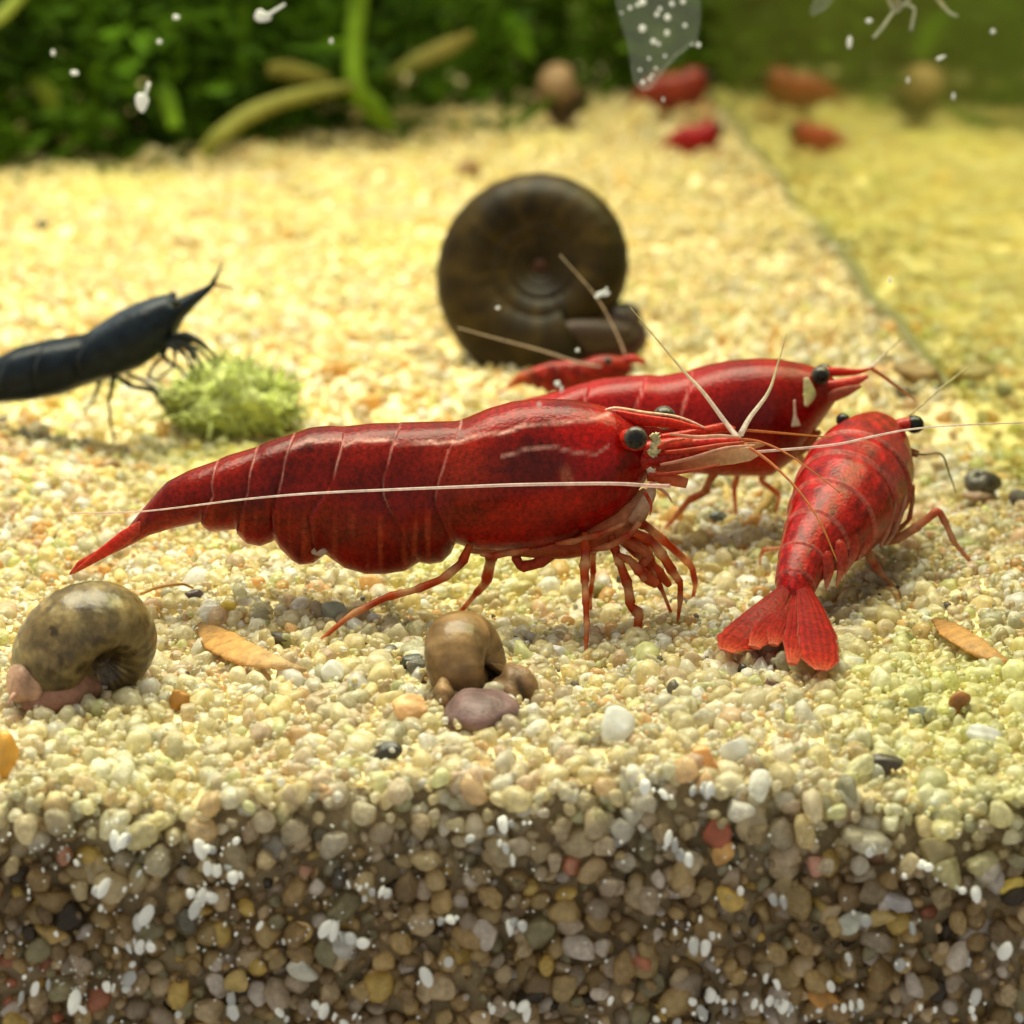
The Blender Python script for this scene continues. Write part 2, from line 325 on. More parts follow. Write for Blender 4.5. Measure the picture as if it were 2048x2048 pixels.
# white grains standing in for lamp glints on wet sand, in loose clusters
WP = [mesh_data('glint_granule', *stone_shape(2, 700+k, 2, (1, .75, .7), .04), M_WHITE) for k in range(5)]
n = 0
clus = [(random.uniform(60, 1000), random.uniform(1640, 2040)) for _ in range(26)]+[(random.uniform(0, 560), random.uniform(1640, 2040)) for _ in range(26)]+[(random.uniform(1000, 2040), random.uniform(1560, 2040)) for _ in range(30)]+[(random.uniform(1350, 2040), random.uniform(1985, 2046)) for _ in range(22)]+[(random.uniform(500, 1400), random.uniform(1990, 2046)) for _ in range(6)]
for (cu, cv) in clus:
    if n >= 296: break
    k = random.choice((1, 1, 2, 2, 3, 4, 5)); a = random.uniform(-.9, .9); u, v = cu, cv
    for _ in range(k):
        o = single(P(u, v, random.uniform(-.055, -.03)), random.choice((.006, .009, .012, .015, .02, .026))*random.uniform(.75, 1.05), tuple(np.array((.97, .97, .92))*random.choice((.55, .75, .9, 1, 1, 1))), 'glint_granule', random.choice(WP)); n += 1
        o.scale = (o.scale[0], o.scale[0], o.scale[0]*random.uniform(.9, 2.8)); o.rotation_euler = (random.uniform(-.4, .4), random.uniform(-.7, .7), random.uniform(0, 6))
        u += random.uniform(12, 30)*math.cos(a)*random.choice((1, 1, -1)); v += random.uniform(8, 28)*math.sin(a+.6)
# ------------------------------------------------------------------ shrimps
RED = np.array((.27, .003, .0015)); REDD = np.array((.155, .005, .0015)); ORG = np.array((.62, .11, .025)); ORL = np.array((.74, .30, .10)); CREAM = np.array((.85, .76, .5)); PINK = np.array((.78, .42, .34))
def sphere(name, c, r, m, parent, col, sc=(1, 1, 1), sub=3, colf=None):
    V, F = ICO[sub]; C = np.tile(np.array(col, float), (len(V), 1))
    if colf is not None: C = colf(V, C)
    return obj(name, V*r*np.array(sc)+np.array(c), F, m, parent, C)
def profile_body(name, top, bot, wid, y0, m, parent, colf, seams=(), T=lambda u, v: (u, v), n=560, seg=56, dsh=11.0, sm=9):
    """closed loft between a back line and a belly line (photo pixels at depth y0), real half width WID in pixels"""
    top = np.array(top, float); bot = np.array(bot, float); wid = np.array(wid, float)
    u = np.linspace(max(top[0, 0], bot[0, 0]), min(top[-1, 0], bot[-1, 0]), n)
    vt = np.interp(u, top[:, 0], top[:, 1]); vb = np.interp(u, bot[:, 0], bot[:, 1]); w = np.interp(u, wid[:, 0], wid[:, 1])
    k = np.hanning(sm+2)[1:-1]; k /= k.sum(); pad = sm//2
    vt = np.convolve(np.pad(vt, pad, 'edge'), k, 'valid'); w = np.convolve(np.pad(w, pad, 'edge'), k, 'valid')
    k3 = np.array((.25, .5, .25)); vb = np.convolve(np.pad(vb, 1, 'edge'), k3, 'valid')
    ph = np.linspace(0, 2*math.pi, seg, endpoint=False)
    t = np.sin(ph); lat = np.sign(np.cos(ph))*np.abs(np.cos(ph))**.82
    lat = lat*(1-.30*np.clip(-t, 0, 1)**2)
    U = np.repeat(u[:, None], seg, 1); VV = (vt+vb)[:, None]/2-(vb-vt)[:, None]/2*t[None]; LT = w[:, None]*lat[None]
    mark = np.zeros_like(U); D = np.zeros_like(U)
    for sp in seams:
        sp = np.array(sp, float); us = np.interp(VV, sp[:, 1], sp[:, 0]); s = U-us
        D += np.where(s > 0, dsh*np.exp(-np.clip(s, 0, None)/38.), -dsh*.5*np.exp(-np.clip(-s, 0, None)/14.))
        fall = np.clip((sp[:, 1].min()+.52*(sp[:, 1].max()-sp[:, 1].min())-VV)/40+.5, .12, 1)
        mark = np.maximum(mark, np.exp(-((s+3*fnoise(U, VV, .05, 21))/2.0)**2)*fall*np.clip(.55+.6*fnoise(U, VV, .06, 23), 0, 1))  # pale joint membrane, with the plate edges' glints painted into the same mark
    LT = LT+np.sign(LT)*D*np.clip(np.abs(lat)[None]*1.6, 0, 1)*np.clip(w/60, 0, 1)[:, None]
    col = colf(U, VV, LT, mark, vt[:, None], vb[:, None], t[None]+0*U)
    tu, tv = T(U, VV); sc = abs(T(1, 0)[0]-T(0, 0)[0])
    d = CF+((tu-1024)/FPX)[..., None]*CR-((tv-1024)/FPX)[..., None]*CU
    tt = (y0-CAM[1])/d[..., 1]; Pw = CAM+d*tt[..., None]
    Pw[..., 1] += -LT*sc/pxcm(y0)
    V = Pw.reshape(-1, 3); i = np.arange(n-1)[:, None]*seg; j = np.arange(seg)[None]; j2 = (j+1) % seg
    F = np.stack([i+j, i+seg+j, i+seg+j2, i+j2], -1).reshape(-1, 4).tolist()
    C = col.reshape(-1, 3); V = np.vstack([V, V[:seg].mean(0), V[-seg:].mean(0)]); C = np.vstack([C, C[0], C[-1]])
    a, b = n*seg, n*seg+1
    F += [(a, k, (k+1) % seg) for k in range(seg)]+[(b, (n-1)*seg+(k+1) % seg, (n-1)*seg+k) for k in range(seg)]
    return obj(name, V, F, m, parent, C)
def eye(name, c, r, parent, rim=(.10, .08, .06), sc=(1, 1, 1), black=False):
    def cf(V, C):
        if black: return C*0+np.array((.006, .005, .005))
        f = np.clip((np.abs(V[:, 1])-.35)/.5, 0, 1)[:, None]; return np.array((.008, .008, .007))*f+np.array(rim)*(1-f)
    return sphere(name, c, r, M_EYE, parent, (.01, .01, .01), sc, 3, cf)
BAND = np.array([(.60, .13, .03), (.62, .09, .015), (.40, .03, .008), (.80, .50, .24), (.62, .10, .015), (.50, .06, .012), (.78, .46, .22), (.58, .09, .015), (.44, .05, .01), (.76, .42, .2), (.56, .09, .02), (.62, .22, .08)])
def px_leg(name, pts, rad, parent, ya, yb=None, cols=BAND, T=lambda u, v: (u, v), m=None, sub=6, sharp=True, seg=9):
    pts = [T(u, v) for u, v in pts]; sc = abs(T(1, 0)[0]-T(0, 0)[0])
    if yb is None: yb = G(*pts[-1])[1]
    n = len(pts); L = np.concatenate([[0], np.cumsum([math.dist(pts[i], pts[i+1]) for i in range(n-1)])]); L /= L[-1]
    W3 = [P(u, v, ya+(yb-ya)*f) for (u, v), f in zip(pts, L)]
    return tube(name, W3, [r*sc/pxcm(ya) for r in rad], m or M_LIMB, parent, sub=sub, seg=seg, cols=cols, sharp=sharp)
TOP = [(140, 1146), (153, 1124), (229, 1081), (256, 1055), (282, 1022), (319, 979), (334, 964), (378, 942), (435, 922), (452, 914), (514, 895), (536, 884), (590, 868), (617, 858), (650, 854), (694, 855), (745, 849), (798, 848), (860, 846), (910, 845), (928, 841), (976, 820), (1025, 806), (1080, 800), (1140, 802), (1190, 810), (1230, 822), (1268, 846), (1296, 874), (1312, 900)]
BOT = [(140, 1150), (203, 1118), (252, 1095), (299, 1070), (349, 1055), (404, 1043), (408, 1052), (421, 1062), (473, 1057), (478, 1068), (494, 1085), (521, 1091), (546, 1082), (551, 1077), (561, 1095), (584, 1118), (600, 1128), (627, 1125), (652, 1106), (663, 1115), (690, 1134), (733, 1146), (770, 1146), (811, 1140), (840, 1122), (860, 1126), (885, 1122), (904, 1103), (911, 1083), (951, 1097), (993, 1100), (1076, 1095), (1138, 1082), (1171, 1066), (1233, 1030), (1262, 1000), (1285, 968), (1300, 948), (1312, 930)]
WID = [(140, 7), (230, 16), (300, 34), (378, 52), (435, 60), (514, 70), (600, 82), (700, 92), (800, 96), (900, 96), (960, 104), (1060, 108), (1160, 100), (1230, 80), (1280, 48), (1312, 14)]
SEAMS = [[(437, 920), (432, 960), (434, 978), (416, 1005), (405, 1045)], [(515, 893), (505, 930), (503, 968), (490, 1010), (476, 1062)], [(591, 866), (576, 910), (565, 955), (553, 1010), (549, 1080)],
         [(690, 853), (684, 885), (668, 950), (645, 985), (627, 1010), (632, 1066), (640, 1115)], [(802, 846), (786, 885), (771, 940), (772, 968), (794, 1012), (842, 1122)], [(922, 843), (896, 890), (880, 935), (874, 980), (886, 1020), (911, 1084)]]
STR = np.array([(430, 936), (510, 906), (590, 884), (620, 872), (686, 868), (694, 876), (720, 868), (786, 868), (800, 874), (862, 868), (880, 872), (925, 868), (968, 852), (1006, 848), (1050, 834), (1138, 829), (1216, 822)], float)  # pale back stripe; the lamp's highlight along it is painted into the colour
INN = np.array([(1000, 893), (1060, 874), (1110, 874), (1150, 884), (1190, 888), (1216, 874)], float)
def main_col(U, V, LT, mark, vt, vb, t):
    f = np.clip((U-880)/300, 0, 1)[..., None]; c = REDD*(1-f)+RED*f
    nz = (fnoise(U, V, .03, 11)+.6*fnoise(U, V, .11, 12)+.4*fnoise(U, V, .3, 13))[..., None]; c = c*np.clip(1+.30*nz, .35, 2)
    bd = (np.clip(fnoise(U, V*.12, .14, 15)-.15, 0, 1)*np.clip((V-985)/50, 0, 1)*np.clip((915-U)/40, 0, 1))[..., None]; c = c*(1-.55*bd)+np.array((.36, .05, .014))*.55*bd
    low = np.clip((V-(vb-30))/30, 0, 1)[..., None]*np.clip((900-U)/60, .25, 1)[..., None]; c = c*(1-.6*low)+np.array((.46, .045, .012))*.6*low
    org = np.exp(-(((U-1075)/85)**2+((V-915)/48)**2)**1.6)[..., None]; c = c*(1-.78*org)+np.array((.055, .006, .004))*.78*org
    warm = np.exp(-(((U-930)/60)**2+((V-930)/70)**2))[..., None]; c = c*(1-.4*warm)+np.array((.36, .035, .010))*.4*warm
    patch = np.exp(-((((U-1132)-(V-930)*.25)/13)**2+((V-930)/22)**2)**2)[..., None]; c = c*(1-.6*patch)+np.array((.36, .10, .05))*.6*patch
    near = (LT > 0)
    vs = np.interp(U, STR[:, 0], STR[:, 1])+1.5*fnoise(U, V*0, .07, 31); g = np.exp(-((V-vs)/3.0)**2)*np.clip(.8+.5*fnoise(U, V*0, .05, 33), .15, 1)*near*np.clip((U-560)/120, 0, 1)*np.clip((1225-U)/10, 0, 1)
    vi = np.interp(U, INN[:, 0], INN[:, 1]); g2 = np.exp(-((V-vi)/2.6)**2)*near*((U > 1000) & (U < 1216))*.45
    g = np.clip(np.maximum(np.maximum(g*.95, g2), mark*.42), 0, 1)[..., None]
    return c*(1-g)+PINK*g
def fleck_cols(c, k=.5): return [np.array(c)*s for s in (1, k, 1.1, .7, 1)]
def limbs_main(root, y0, T=lambda u, v: (u, v), small=False):
    k = abs(T(1, 0)[0]-T(0, 0)[0]); s = k/pxcm(y0)
    dy = lambda p: y0+p*s
    gy = lambda u, v: None
    # walking legs
    legs = [([(1170, 1066), (1172, 1105), (1169, 1140), (1170, 1168), (1172, 1214), (1174, 1257), (1172, 1306)], [8, 11, 11, 8, 7, 6, 3], -50),
            ([(1222, 1070), (1231, 1103), (1241, 1130), (1256, 1172), (1261, 1212), (1278, 1228), (1274, 1266)], [9, 10, 10, 11, 10, 12, 7], -40),
            ([(1260, 1060), (1303, 1082), (1328, 1115), (1347, 1146), (1361, 1166), (1360, 1206), (1355, 1246)], [10, 11, 11, 10, 7, 6, 2], -50),
            ([(1262, 1044), (1290, 1050), (1335, 1088), (1383, 1131), (1391, 1168), (1383, 1212)], [9, 10, 9, 8, 6, 2.5], -30),
            ([(1240, 1080), (1280, 1112), (1302, 1140), (1324, 1180), (1347, 1238)], [8, 9, 9, 5, 2.5], -10),
            ([(1190, 1070), (1186, 1110), (1186, 1150), (1180, 1190), (1182, 1235)], [7, 7, 6, 5, 3], 45),
            ([(940, 1090), (924, 1126), (885, 1158), (830, 1180), (773, 1194), (699, 1231), (636, 1285)], [9, 10, 9, 8, 8, 7, 3], -55),
            ([(985, 1085), (982, 1120), (972, 1165), (951, 1188), (914, 1232)], [14, 13, 11, 7, 4], -10)]
    for pts, r, o in legs: px_leg('walking_leg', pts, r, root, dy(o), T=T)
    px_leg('walking_leg', [(1188, 1070), (1120, 1098), (1072, 1128), (1042, 1134), (1030, 1112), (1032, 1088)], [10, 14, 13, 11, 9, 6], root, dy(-30), dy(10), T=T, cols=[(.50, .07, .03)]*2)
    if small: return
    # folded claws, orange mass of mouth limbs
    px_leg('claw', [(1238, 1075), (1282, 1096), (1300, 1112), (1280, 1134), (1296, 1158), (1316, 1170)], [10, 12, 10, 9, 15, 8], root, dy(-20), dy(-35), T=T, cols=[(.62, .12, .03), (.70, .24, .10), (.5, .06, .015), (.66, .16, .05)])
    px_leg('claw', [(1262, 1060), (1286, 1090), (1302, 1128), (1322, 1150), (1340, 1172)], [12, 13, 11, 12, 6], root, dy(10), dy(0), T=T, cols=[(.55, .08, .02), (.60, .12, .03)])
# ---- main shrimp
Y0 = 1.75
main = empty('red_shrimp', G(1050, 1260), 'large dark red shrimp in side view with a pale line along its back', 'shrimp', 'shrimps on the sand')
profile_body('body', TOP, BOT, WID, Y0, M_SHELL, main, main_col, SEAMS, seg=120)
s0 = 1/pxcm(Y0)
def flat(name, pts, ra, rb, up, parent, cols, m=None, ys=None, y0=Y0, sub=6, seg=14, jit=0):
    ys = ys or [y0]*len(pts); return tube(name, [P(u, v, y) for (u, v), y in zip(pts, ys)], [r*s0 for r in ra], m or M_LIMB, parent, rb=[r*s0 for r in rb], up=up, sub=sub, seg=seg, cols=cols, jit=jit)
flat('rostrum', [(1190, 826), (1235, 832), (1290, 841), (1340, 846), (1380, 853), (1413, 858)], [6, 9, 7, 5, 4, 1.5], [12, 13, 12, 10, 6, 1.2], (0, 0, 1), main, [(.42, .012, .008), (.44, .02, .01), (.46, .03, .012), (.5, .05, .02)], M_SHELL)
flat('rostrum_edge', [(1205, 822), (1233, 816), (1290, 825), (1343, 831), (1377, 841), (1412, 857)], [2.5, 5, 5, 4, 3.5, 2], [2, 3, 3, 2.5, 2.5, 2], (0, 0, 1), main, [(.75, .4, .32), (.62, .40, .24), (.60, .38, .22), (.7, .45, .32), (.75, .45, .35)], M_SHELL, ys=[Y0-.02]*6)
eye('eye', P(1328, 835, Y0+.16), 24*s0, main)
stk = flat('eyestalk', [(1240, 880), (1275, 878)], [18, 24], [18, 24], (0, 0, 1), main, [(.42, .02, .01)]*2, M_SHELL, ys=[Y0-.06, Y0-.155]); eye('eye', P(1271, 876, Y0-.165), 23*s0, stk, sc=(1, .75, 1))
flat('pale_patch', [(1308, 868), (1312, 885), (1308, 903), (1310, 913)], [9, 9, 12, 3], [4]*4, (0, -1, 0), main, [(.86, .80, .5)]*2, M_LEAF, ys=[Y0-.13]*4, jit=.004)
flat('pale_patch', [(1297, 936), (1306, 950), (1314, 964)], [5, 9, 4], [4]*3, (0, -1, 0), main, [(.82, .72, .62)]*2, M_LEAF, ys=[Y0-.15]*3)
# face plate and antennule bases
flat('antennule', [(1286, 900), (1330, 892), (1378, 886), (1382, 889), (1430, 886), (1470, 882), (1482, 880)], [16, 16, 13, 13, 12, 10, 7], [17, 16, 12, 13, 11, 9, 7], (0, -1, 0), main, [(.42, .02, .01), (.44, .03, .012), (.5, .05, .02), (.38, .012, .008), (.45, .03, .015), (.5, .1, .05)], M_SHELL, ys=[Y0-.09]*7)
flat('antennule', [(1320, 876), (1372, 869), (1410, 862), (1446, 855), (1470, 860)], [8, 9, 10, 10, 6], [8, 9, 10, 10, 6], (0, -1, 0), main, [(.44, .03, .012), (.5, .05, .02), (.40, .02, .01)], M_SHELL, ys=[Y0+.02]*5)
flat('mouth_part', [(1280, 922), (1320, 916), (1370, 908), (1420, 902)], [20, 19, 12, 5], [14, 14, 9, 4], (0, -1, 0), main, [(.40, .02, .01), (.44, .03, .015), (.5, .08, .03)], M_SHELL, ys=[Y0-.07]*4)
flat('antennal_scale', [(1312, 940), (1360, 933), (1410, 922), (1465, 911), (1500, 908), (1518, 908)], [5, 10, 14, 18, 14, 3], [3, 4, 4, 3, 2.5, 1.5], (0, -1, 0), main, [(.55, .14, .06), (.62, .26, .12), (.70, .46, .26), (.74, .56, .36), (.74, .54, .36)], M_THIN, ys=[Y0-.10, Y0-.11, Y0-.12, Y0-.13, Y0-.13, Y0-.13])
flat('antennal_scale', [(1330, 930), (1400, 912), (1480, 896), (1530, 888)], [6, 12, 12, 3], [3, 4, 3, 1.5], (0, -1, 0), main, [(.5, .1, .05), (.6, .25, .12), (.7, .45, .25)], ys=[Y0+.06]*4)
flat('antenna_base', [(1296, 950), (1330, 956), (1356, 962), (1374, 967)], [12, 13, 12, 10], [12, 12, 11, 9], (0, -1, 0), main, [(.5, .05, .02), (.6, .14, .05), (.64, .22, .1)], ys=[Y0-.14]*4)
def feeler(parent, pts, r0, r1, y0, y1, cols, name='antenna'):
    n = len(pts); ys = np.linspace(y0, y1, n); return tube(name, [P(u, v, y) for (u, v), y in zip(pts, ys)], list(np.linspace(r0, r1*.8, n)*s0*.72), M_THIN, parent, sub=8, seg=7, cols=cols)
PK = [(.80, .58, .54), (.86, .70, .66), (.88, .78, .74), (.82, .64, .58)]; GY = [(.88, .80, .74), (.88, .80, .70), (.72, .64, .40), (.60, .54, .26)]; OG = [(.7, .25, .1), (.66, .26, .08), (.6, .3, .08)]
feeler(main, [(1340, 972), (1299, 971), (1220, 967), (1051, 969), (910, 974), (786, 979), (620, 987), (484, 999), (282, 1023), (140, 1026)], 6.0, 2.2, Y0-.31, Y0-.31, PK)
feeler(main, [(1478, 878), (1455, 850), (1405, 783), (1367, 742), (1318, 684), (1261, 615)], 8.5, 1.4, Y0-.09, Y0+.3, GY)
feeler(main, [(1482, 868), (1500, 835), (1537, 784), (1555, 730), (1573, 668)], 9, 1.5, Y0, Y0+.4, GY)
feeler(main, [(1483, 884), (1542, 926), (1596, 980), (1640, 1044), (1674, 1122)], 5, 2.2, Y0-.09, Y0-.6, OG)
feeler(main, [(1483, 878), (1522, 884), (1570, 905), (1622, 940), (1680, 985)], 4, 1.8, Y0, Y0-.35, OG)
feeler(main, [(1486, 860), (1560, 866), (1665, 875)], 4.5, 2.5, Y0+.05, Y0+.2, OG)
feeler(main, [(1400, 908), (1520, 903), (1664, 890), (1750, 872), (1826, 858), (1930, 850), (2060, 845)], 4.5, 2.2, Y0-.05, Y0-.3, PK)
# underside between carapace edge and legs
flat('underside', [(930, 1092), (1040, 1095), (1130, 1088), (1200, 1062), (1262, 1025), (1296, 985)], [20, 24, 36, 46, 40, 18], [14, 18, 30, 38, 34, 14], (0, 0, 1), main, [(.60, .28, .13), (.52, .13, .05), (.50, .08, .025), (.54, .14, .05), (.60, .26, .12), (.70, .5, .32)], M_LIMB, ys=[Y0]*6)
flat('mouth_part', [(1262, 1045), (1284, 1018), (1300, 988), (1306, 968)], [10, 15, 12, 5], [7, 9, 7, 3], (0, -1, 0), main, [(.58, .30, .18), (.66, .48, .34), (.7, .56, .44)], M_LIMB, ys=[Y0-.09]*4)
for k, (pts, r_) in enumerate((([(1330, 905), (1380, 900), (1440, 890), (1490, 884)], [4, 5, 4, 2]), ([(1320, 930), (1380, 917), (1450, 897), (1510, 890)], [3, 4, 4, 1.5]), ([(1310, 950), (1350, 946), (1400, 938), (1440, 928)], [4, 4, 3, 1.5]), ([(1300, 965), (1330, 985), (1345, 1005)], [4, 3, 1.5]), ([(1290, 985), (1302, 1010), (1300, 1030)], [4, 3, 1.5]), ([(1340, 868), (1390, 874), (1440, 872), (1478, 874)], [3, 4, 4, 2]), ([(1316, 896), (1336, 884), (1370, 878)], [4, 3, 2]))):
    flat('mouth_part', pts, r_, r_, (0, -1, 0), main, [[(.5, .05, .02), (.62, .16, .08)], [(.66, .3, .2), (.76, .5, .36)]][k % 2], ys=[Y0-.14-.01*k]*len(pts))
limbs_main(main, Y0)
for pts, r_ in (([(1110, 1088), (1150, 1082), (1200, 1068), (1250, 1046)], [5, 7, 7, 4]), ([(1180, 1100), (1220, 1092), (1258, 1070), (1280, 1044)], [6, 8, 8, 5]), ([(1060, 1098), (1020, 1106), (985, 1112), (960, 1108)], [5, 7, 7, 4]), ([(1235, 1108), (1262, 1122), (1282, 1146), (1290, 1162)], [6, 9, 11, 5])):
    px_leg('mouth_part', pts, r_, main, Y0-.11, Y0-.13, cols=[(.50, .07, .02), (.66, .28, .12), (.48, .05, .015), (.7, .36, .18)])
sphere('egg', P(638, 1101, Y0-.09), 12*s0, M_CLEAR, main, (.75, .62, .52), (1.5, 1, .9), 2)
# swimming-limb bases hidden behind the belly plates and the tail's inner blade
flat('tail_blade', [(330, 1025), (290, 1046), (250, 1074), (205, 1106), (146, 1146)], [2, 9, 14, 11, 3], [2, 4, 5, 4, 2], (0, -1, 0), main, [(.36, .02, .01), (.45, .05, .03), (.38, .02, .01), (.42, .06, .02)], M_SHELL, ys=[Y0-.03, Y0-.05, Y0-.05, Y0-.04, Y0-.02])
# ---- second shrimp, behind
Y2 = 3.05; s2 = 1/pxcm(Y2)
sh2 = empty('red_shrimp', G(1480, 1045), 'red shrimp just behind the large one, with a cream patch below its eye', 'shrimp', 'shrimps on the sand')
TOP2 = [(1010, 822), (1030, 806), (1060, 797), (1105, 788), (1154, 771), (1210, 758), (1283, 752), (1322, 754), (1374, 745), (1414, 733), (1460, 723), (1510, 719), (1560, 720), (1610, 729), (1650, 742), (1672, 760), (1680, 775)]
BOT2 = [(1010, 840), (1060, 880), (1150, 915), (1250, 930), (1340, 940), (1443, 950), (1542, 950), (1590, 915), (1625, 868), (1650, 832), (1668, 806), (1680, 795)]
WID2 = [(1010, 20), (1100, 60), (1300, 80), (1420, 92), (1540, 92), (1620, 66), (1660, 35), (1680, 8)]
def col2(U, V, LT, mark, vt, vb, t):
    c = np.array((.28, .006, .004))*(1+.3*fnoise(U, V, .035, 5)[..., None])
    c = c*(1-.0)
    o = np.exp(-(((U-1500)/75)**2+((V-812)/55)**2)**1.5)[..., None]; c = c*(1-.7*o)+np.array((.09, .006, .004))*.7*o
    low = np.clip((V-(vb-50))/50, 0, 1)[..., None]; c = c*(1-.6*low)+np.array((.58, .12, .03))*.6*low
    hi = np.clip((vt+60-V)/60, 0, 1)[..., None]*np.clip((1400-U)/80, 0, 1)[..., None]; c = c*(1-.5*hi)+np.array((.34, .012, .014))*.5*hi
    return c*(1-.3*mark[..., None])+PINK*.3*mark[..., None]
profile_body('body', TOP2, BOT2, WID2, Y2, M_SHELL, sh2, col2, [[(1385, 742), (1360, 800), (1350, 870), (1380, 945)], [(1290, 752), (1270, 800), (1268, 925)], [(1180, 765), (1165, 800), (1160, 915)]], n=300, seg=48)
def flat2(name, pts, ra, rb, up, cols, m, dyy, parent=sh2): return tube(name, [P(u, v, Y2+dyy) for u, v in pts], [r*s2 for r in ra], m, parent, rb=[r*s2 for r in rb], up=up, sub=6, seg=12, cols=cols)
eye('eye', P(1641, 751, Y2-.11), 19*s2, sh2); eye('eye', P(1648, 745, Y2+.12), 18*s2, sh2)
flat2('rostrum', [(1640, 744), (1680, 744), (1715, 744), (1748, 735)], [8, 6, 4, 1], [10, 9, 6, 1], (0, 0, 1), [(.44, .02, .012), (.5, .04, .02)], M_SHELL, 0)
flat2('antennule', [(1652, 772), (1690, 768), (1716, 760), (1736, 752)], [10, 12, 9, 4], [9, 9, 7, 3], (0, -1, 0), [(.46, .03, .02), (.5, .06, .04), (.55, .12, .08)], M_SHELL, -.06)
flat2('antennal_scale', [(1645, 800), (1672, 790), (1700, 780), (1722, 772)], [8, 12, 9, 3], [3, 3, 3, 2], (0, -1, 0), [(.55, .12, .08), (.66, .28, .16)], M_LIMB, -.09)
flat2('pale_patch', [(1612, 756), (1616, 772), (1619, 790), (1612, 812)], [5, 9, 13, 4], [3]*4, (0, -1, 0), [(.88, .84, .6), (.8, .86, .42), (.86, .84, .55)], M_LEAF, -.17)
flat2('pale_patch', [(1589, 800), (1590, 830), (1592, 852)], [2, 3, 9], [3]*3, (0, -1, 0), [(.8, .55, .48), (.86, .8, .66)], M_LEAF, -.20)
tube('antenna', [P(1745, 738, Y2), P(1790, 770, Y2+.1), P(1830, 800, Y2+.2)], [4*s2, 3*s2, 1.5*s2], M_LIMB, sh2, cols=OG)
tube('antenna', [P(1742, 735, Y2), P(1765, 712, Y2+.1), P(1800, 680, Y2+.2)], [2.5*s2, 2*s2, 1.2*s2], M_LIMB, sh2, cols=GY)
for pts, r, o in (([(1440, 935), (1418, 962), (1410, 985), (1378, 1000), (1352, 1032), (1330, 1056)], [8, 8, 9, 8, 6, 3], -.1), ([(1540, 930), (1520, 960), (1560, 990), (1550, 1025)], [7, 6, 5, 3], .1), ([(1480, 935), (1468, 975), (1472, 1030)], [7, 6, 3], .12), ([(1590, 900), (1610, 930), (1625, 975), (1615, 1010)], [8, 7, 5, 3], 0)):
    px_leg('walking_leg', pts, r, sh2, Y2+o, cols=[(.56, .12, .05), (.66, .28, .12), (.6, .14, .05), (.66, .3, .14), (.62, .2, .08)])
flat2('mouth_part', [(1500, 930), (1560, 915), (1610, 890), (1640, 862)], [12, 16, 14, 5], [10, 12, 10, 4], (0, -1, 0), [(.6, .16, .05), (.68, .3, .12), (.62, .2, .08)], M_LIMB, -.05)
# ---- third shrimp, seen from behind on the right
sh3 = empty('red_shrimp', G(1650, 1200), 'red shrimp on the right seen from behind, tail fan spread towards the viewer', 'shrimp', 'shrimps on the sand')
SP3 = [(1582, 1216, 1.56, 8), (1586, 1196, 1.61, 30), (1592, 1165, 1.68, 41), (1606, 1125, 1.78, 50), (1630, 1085, 1.9, 66), (1658, 1050, 2.03, 86), (1684, 1012, 2.18, 102), (1708, 972, 2.34, 108), (1730, 930, 2.50, 98), (1746, 892, 2.64, 74), (1751, 862, 2.75, 46), (1755, 838, 2.82, 12)]
cen = np.array([P(u, v, y) for u, v, y, r in SP3]); rr = [r/pxcm(y) for u, v, y, r in SP3]
upv = np.array((-.45, -.35, .82))
V, F, s = tube_vf(cen, rr, [r*1.04 for r in rr], upv, sub=34, seg=64)
# segment steps along the back
c3 = crom(cen, (len(cen)-1)*34+1); n3 = len(c3); ring = np.repeat(np.arange(n3), 64); ringp = np.concatenate([ring, [0, n3-1]])
sv = s.copy(); off = np.zeros(len(V)); mk = np.zeros(len(V))
d = V-c3[ringp]; lateral = d@upv
for sb in (.17, .27, .37, .47, .57, .66):
    q = sv-sb-.035*np.clip(1-lateral/.2, -1, 2)*0; off += np.where(q > 0, .045*np.exp(-np.clip(q, 0, None)/.035), -.02*np.exp(-np.clip(-q, 0, None)/.012)); mk = np.maximum(mk, np.exp(-(q/.004)**2))
V = c3[ringp]+d*(1+off)[:, None]
ph3 = np.arctan2(lateral, d@np.cross((.3, .8, .2), upv))
nz = np.sin(sv*90+3*np.sin(ph3*3))*.5+np.sin(ph3*23+sv*40)*.3+fnoise(ph3*9, sv*60, 1.2, 4)
C = np.array((.31, .008, .007))[None]*(1+.34*nz[:, None]); low = np.clip(-lateral/.2+.1, 0, 1)[:, None]
C = C*(1-.45*low)+np.array((.34, .06, .035))*.45*low; C = C*(1-.3*mk[:, None])+np.array((.7, .3, .24))*.3*mk[:, None]  # pale joint lines, with edge glints painted into them
obj('body', V, F, M_SHELL, sh3, np.clip(C, 0, 1))
def f3(name, pts, ra, rb, up, cols, m=M_LIMB, sub=6, seg=12, **kw): return tube(name, [P(u, v, y) for u, v, y in pts], [r*s0 for r in ra], m, sh3, rb=[r*s0 for r in rb], up=up, sub=sub, seg=seg, cols=cols, **kw)
FAN = [(.36, .010, .006), (.46, .022, .010), (.40, .010, .006), (.50, .03, .012), (.64, .14, .06)]
TY = 1.62
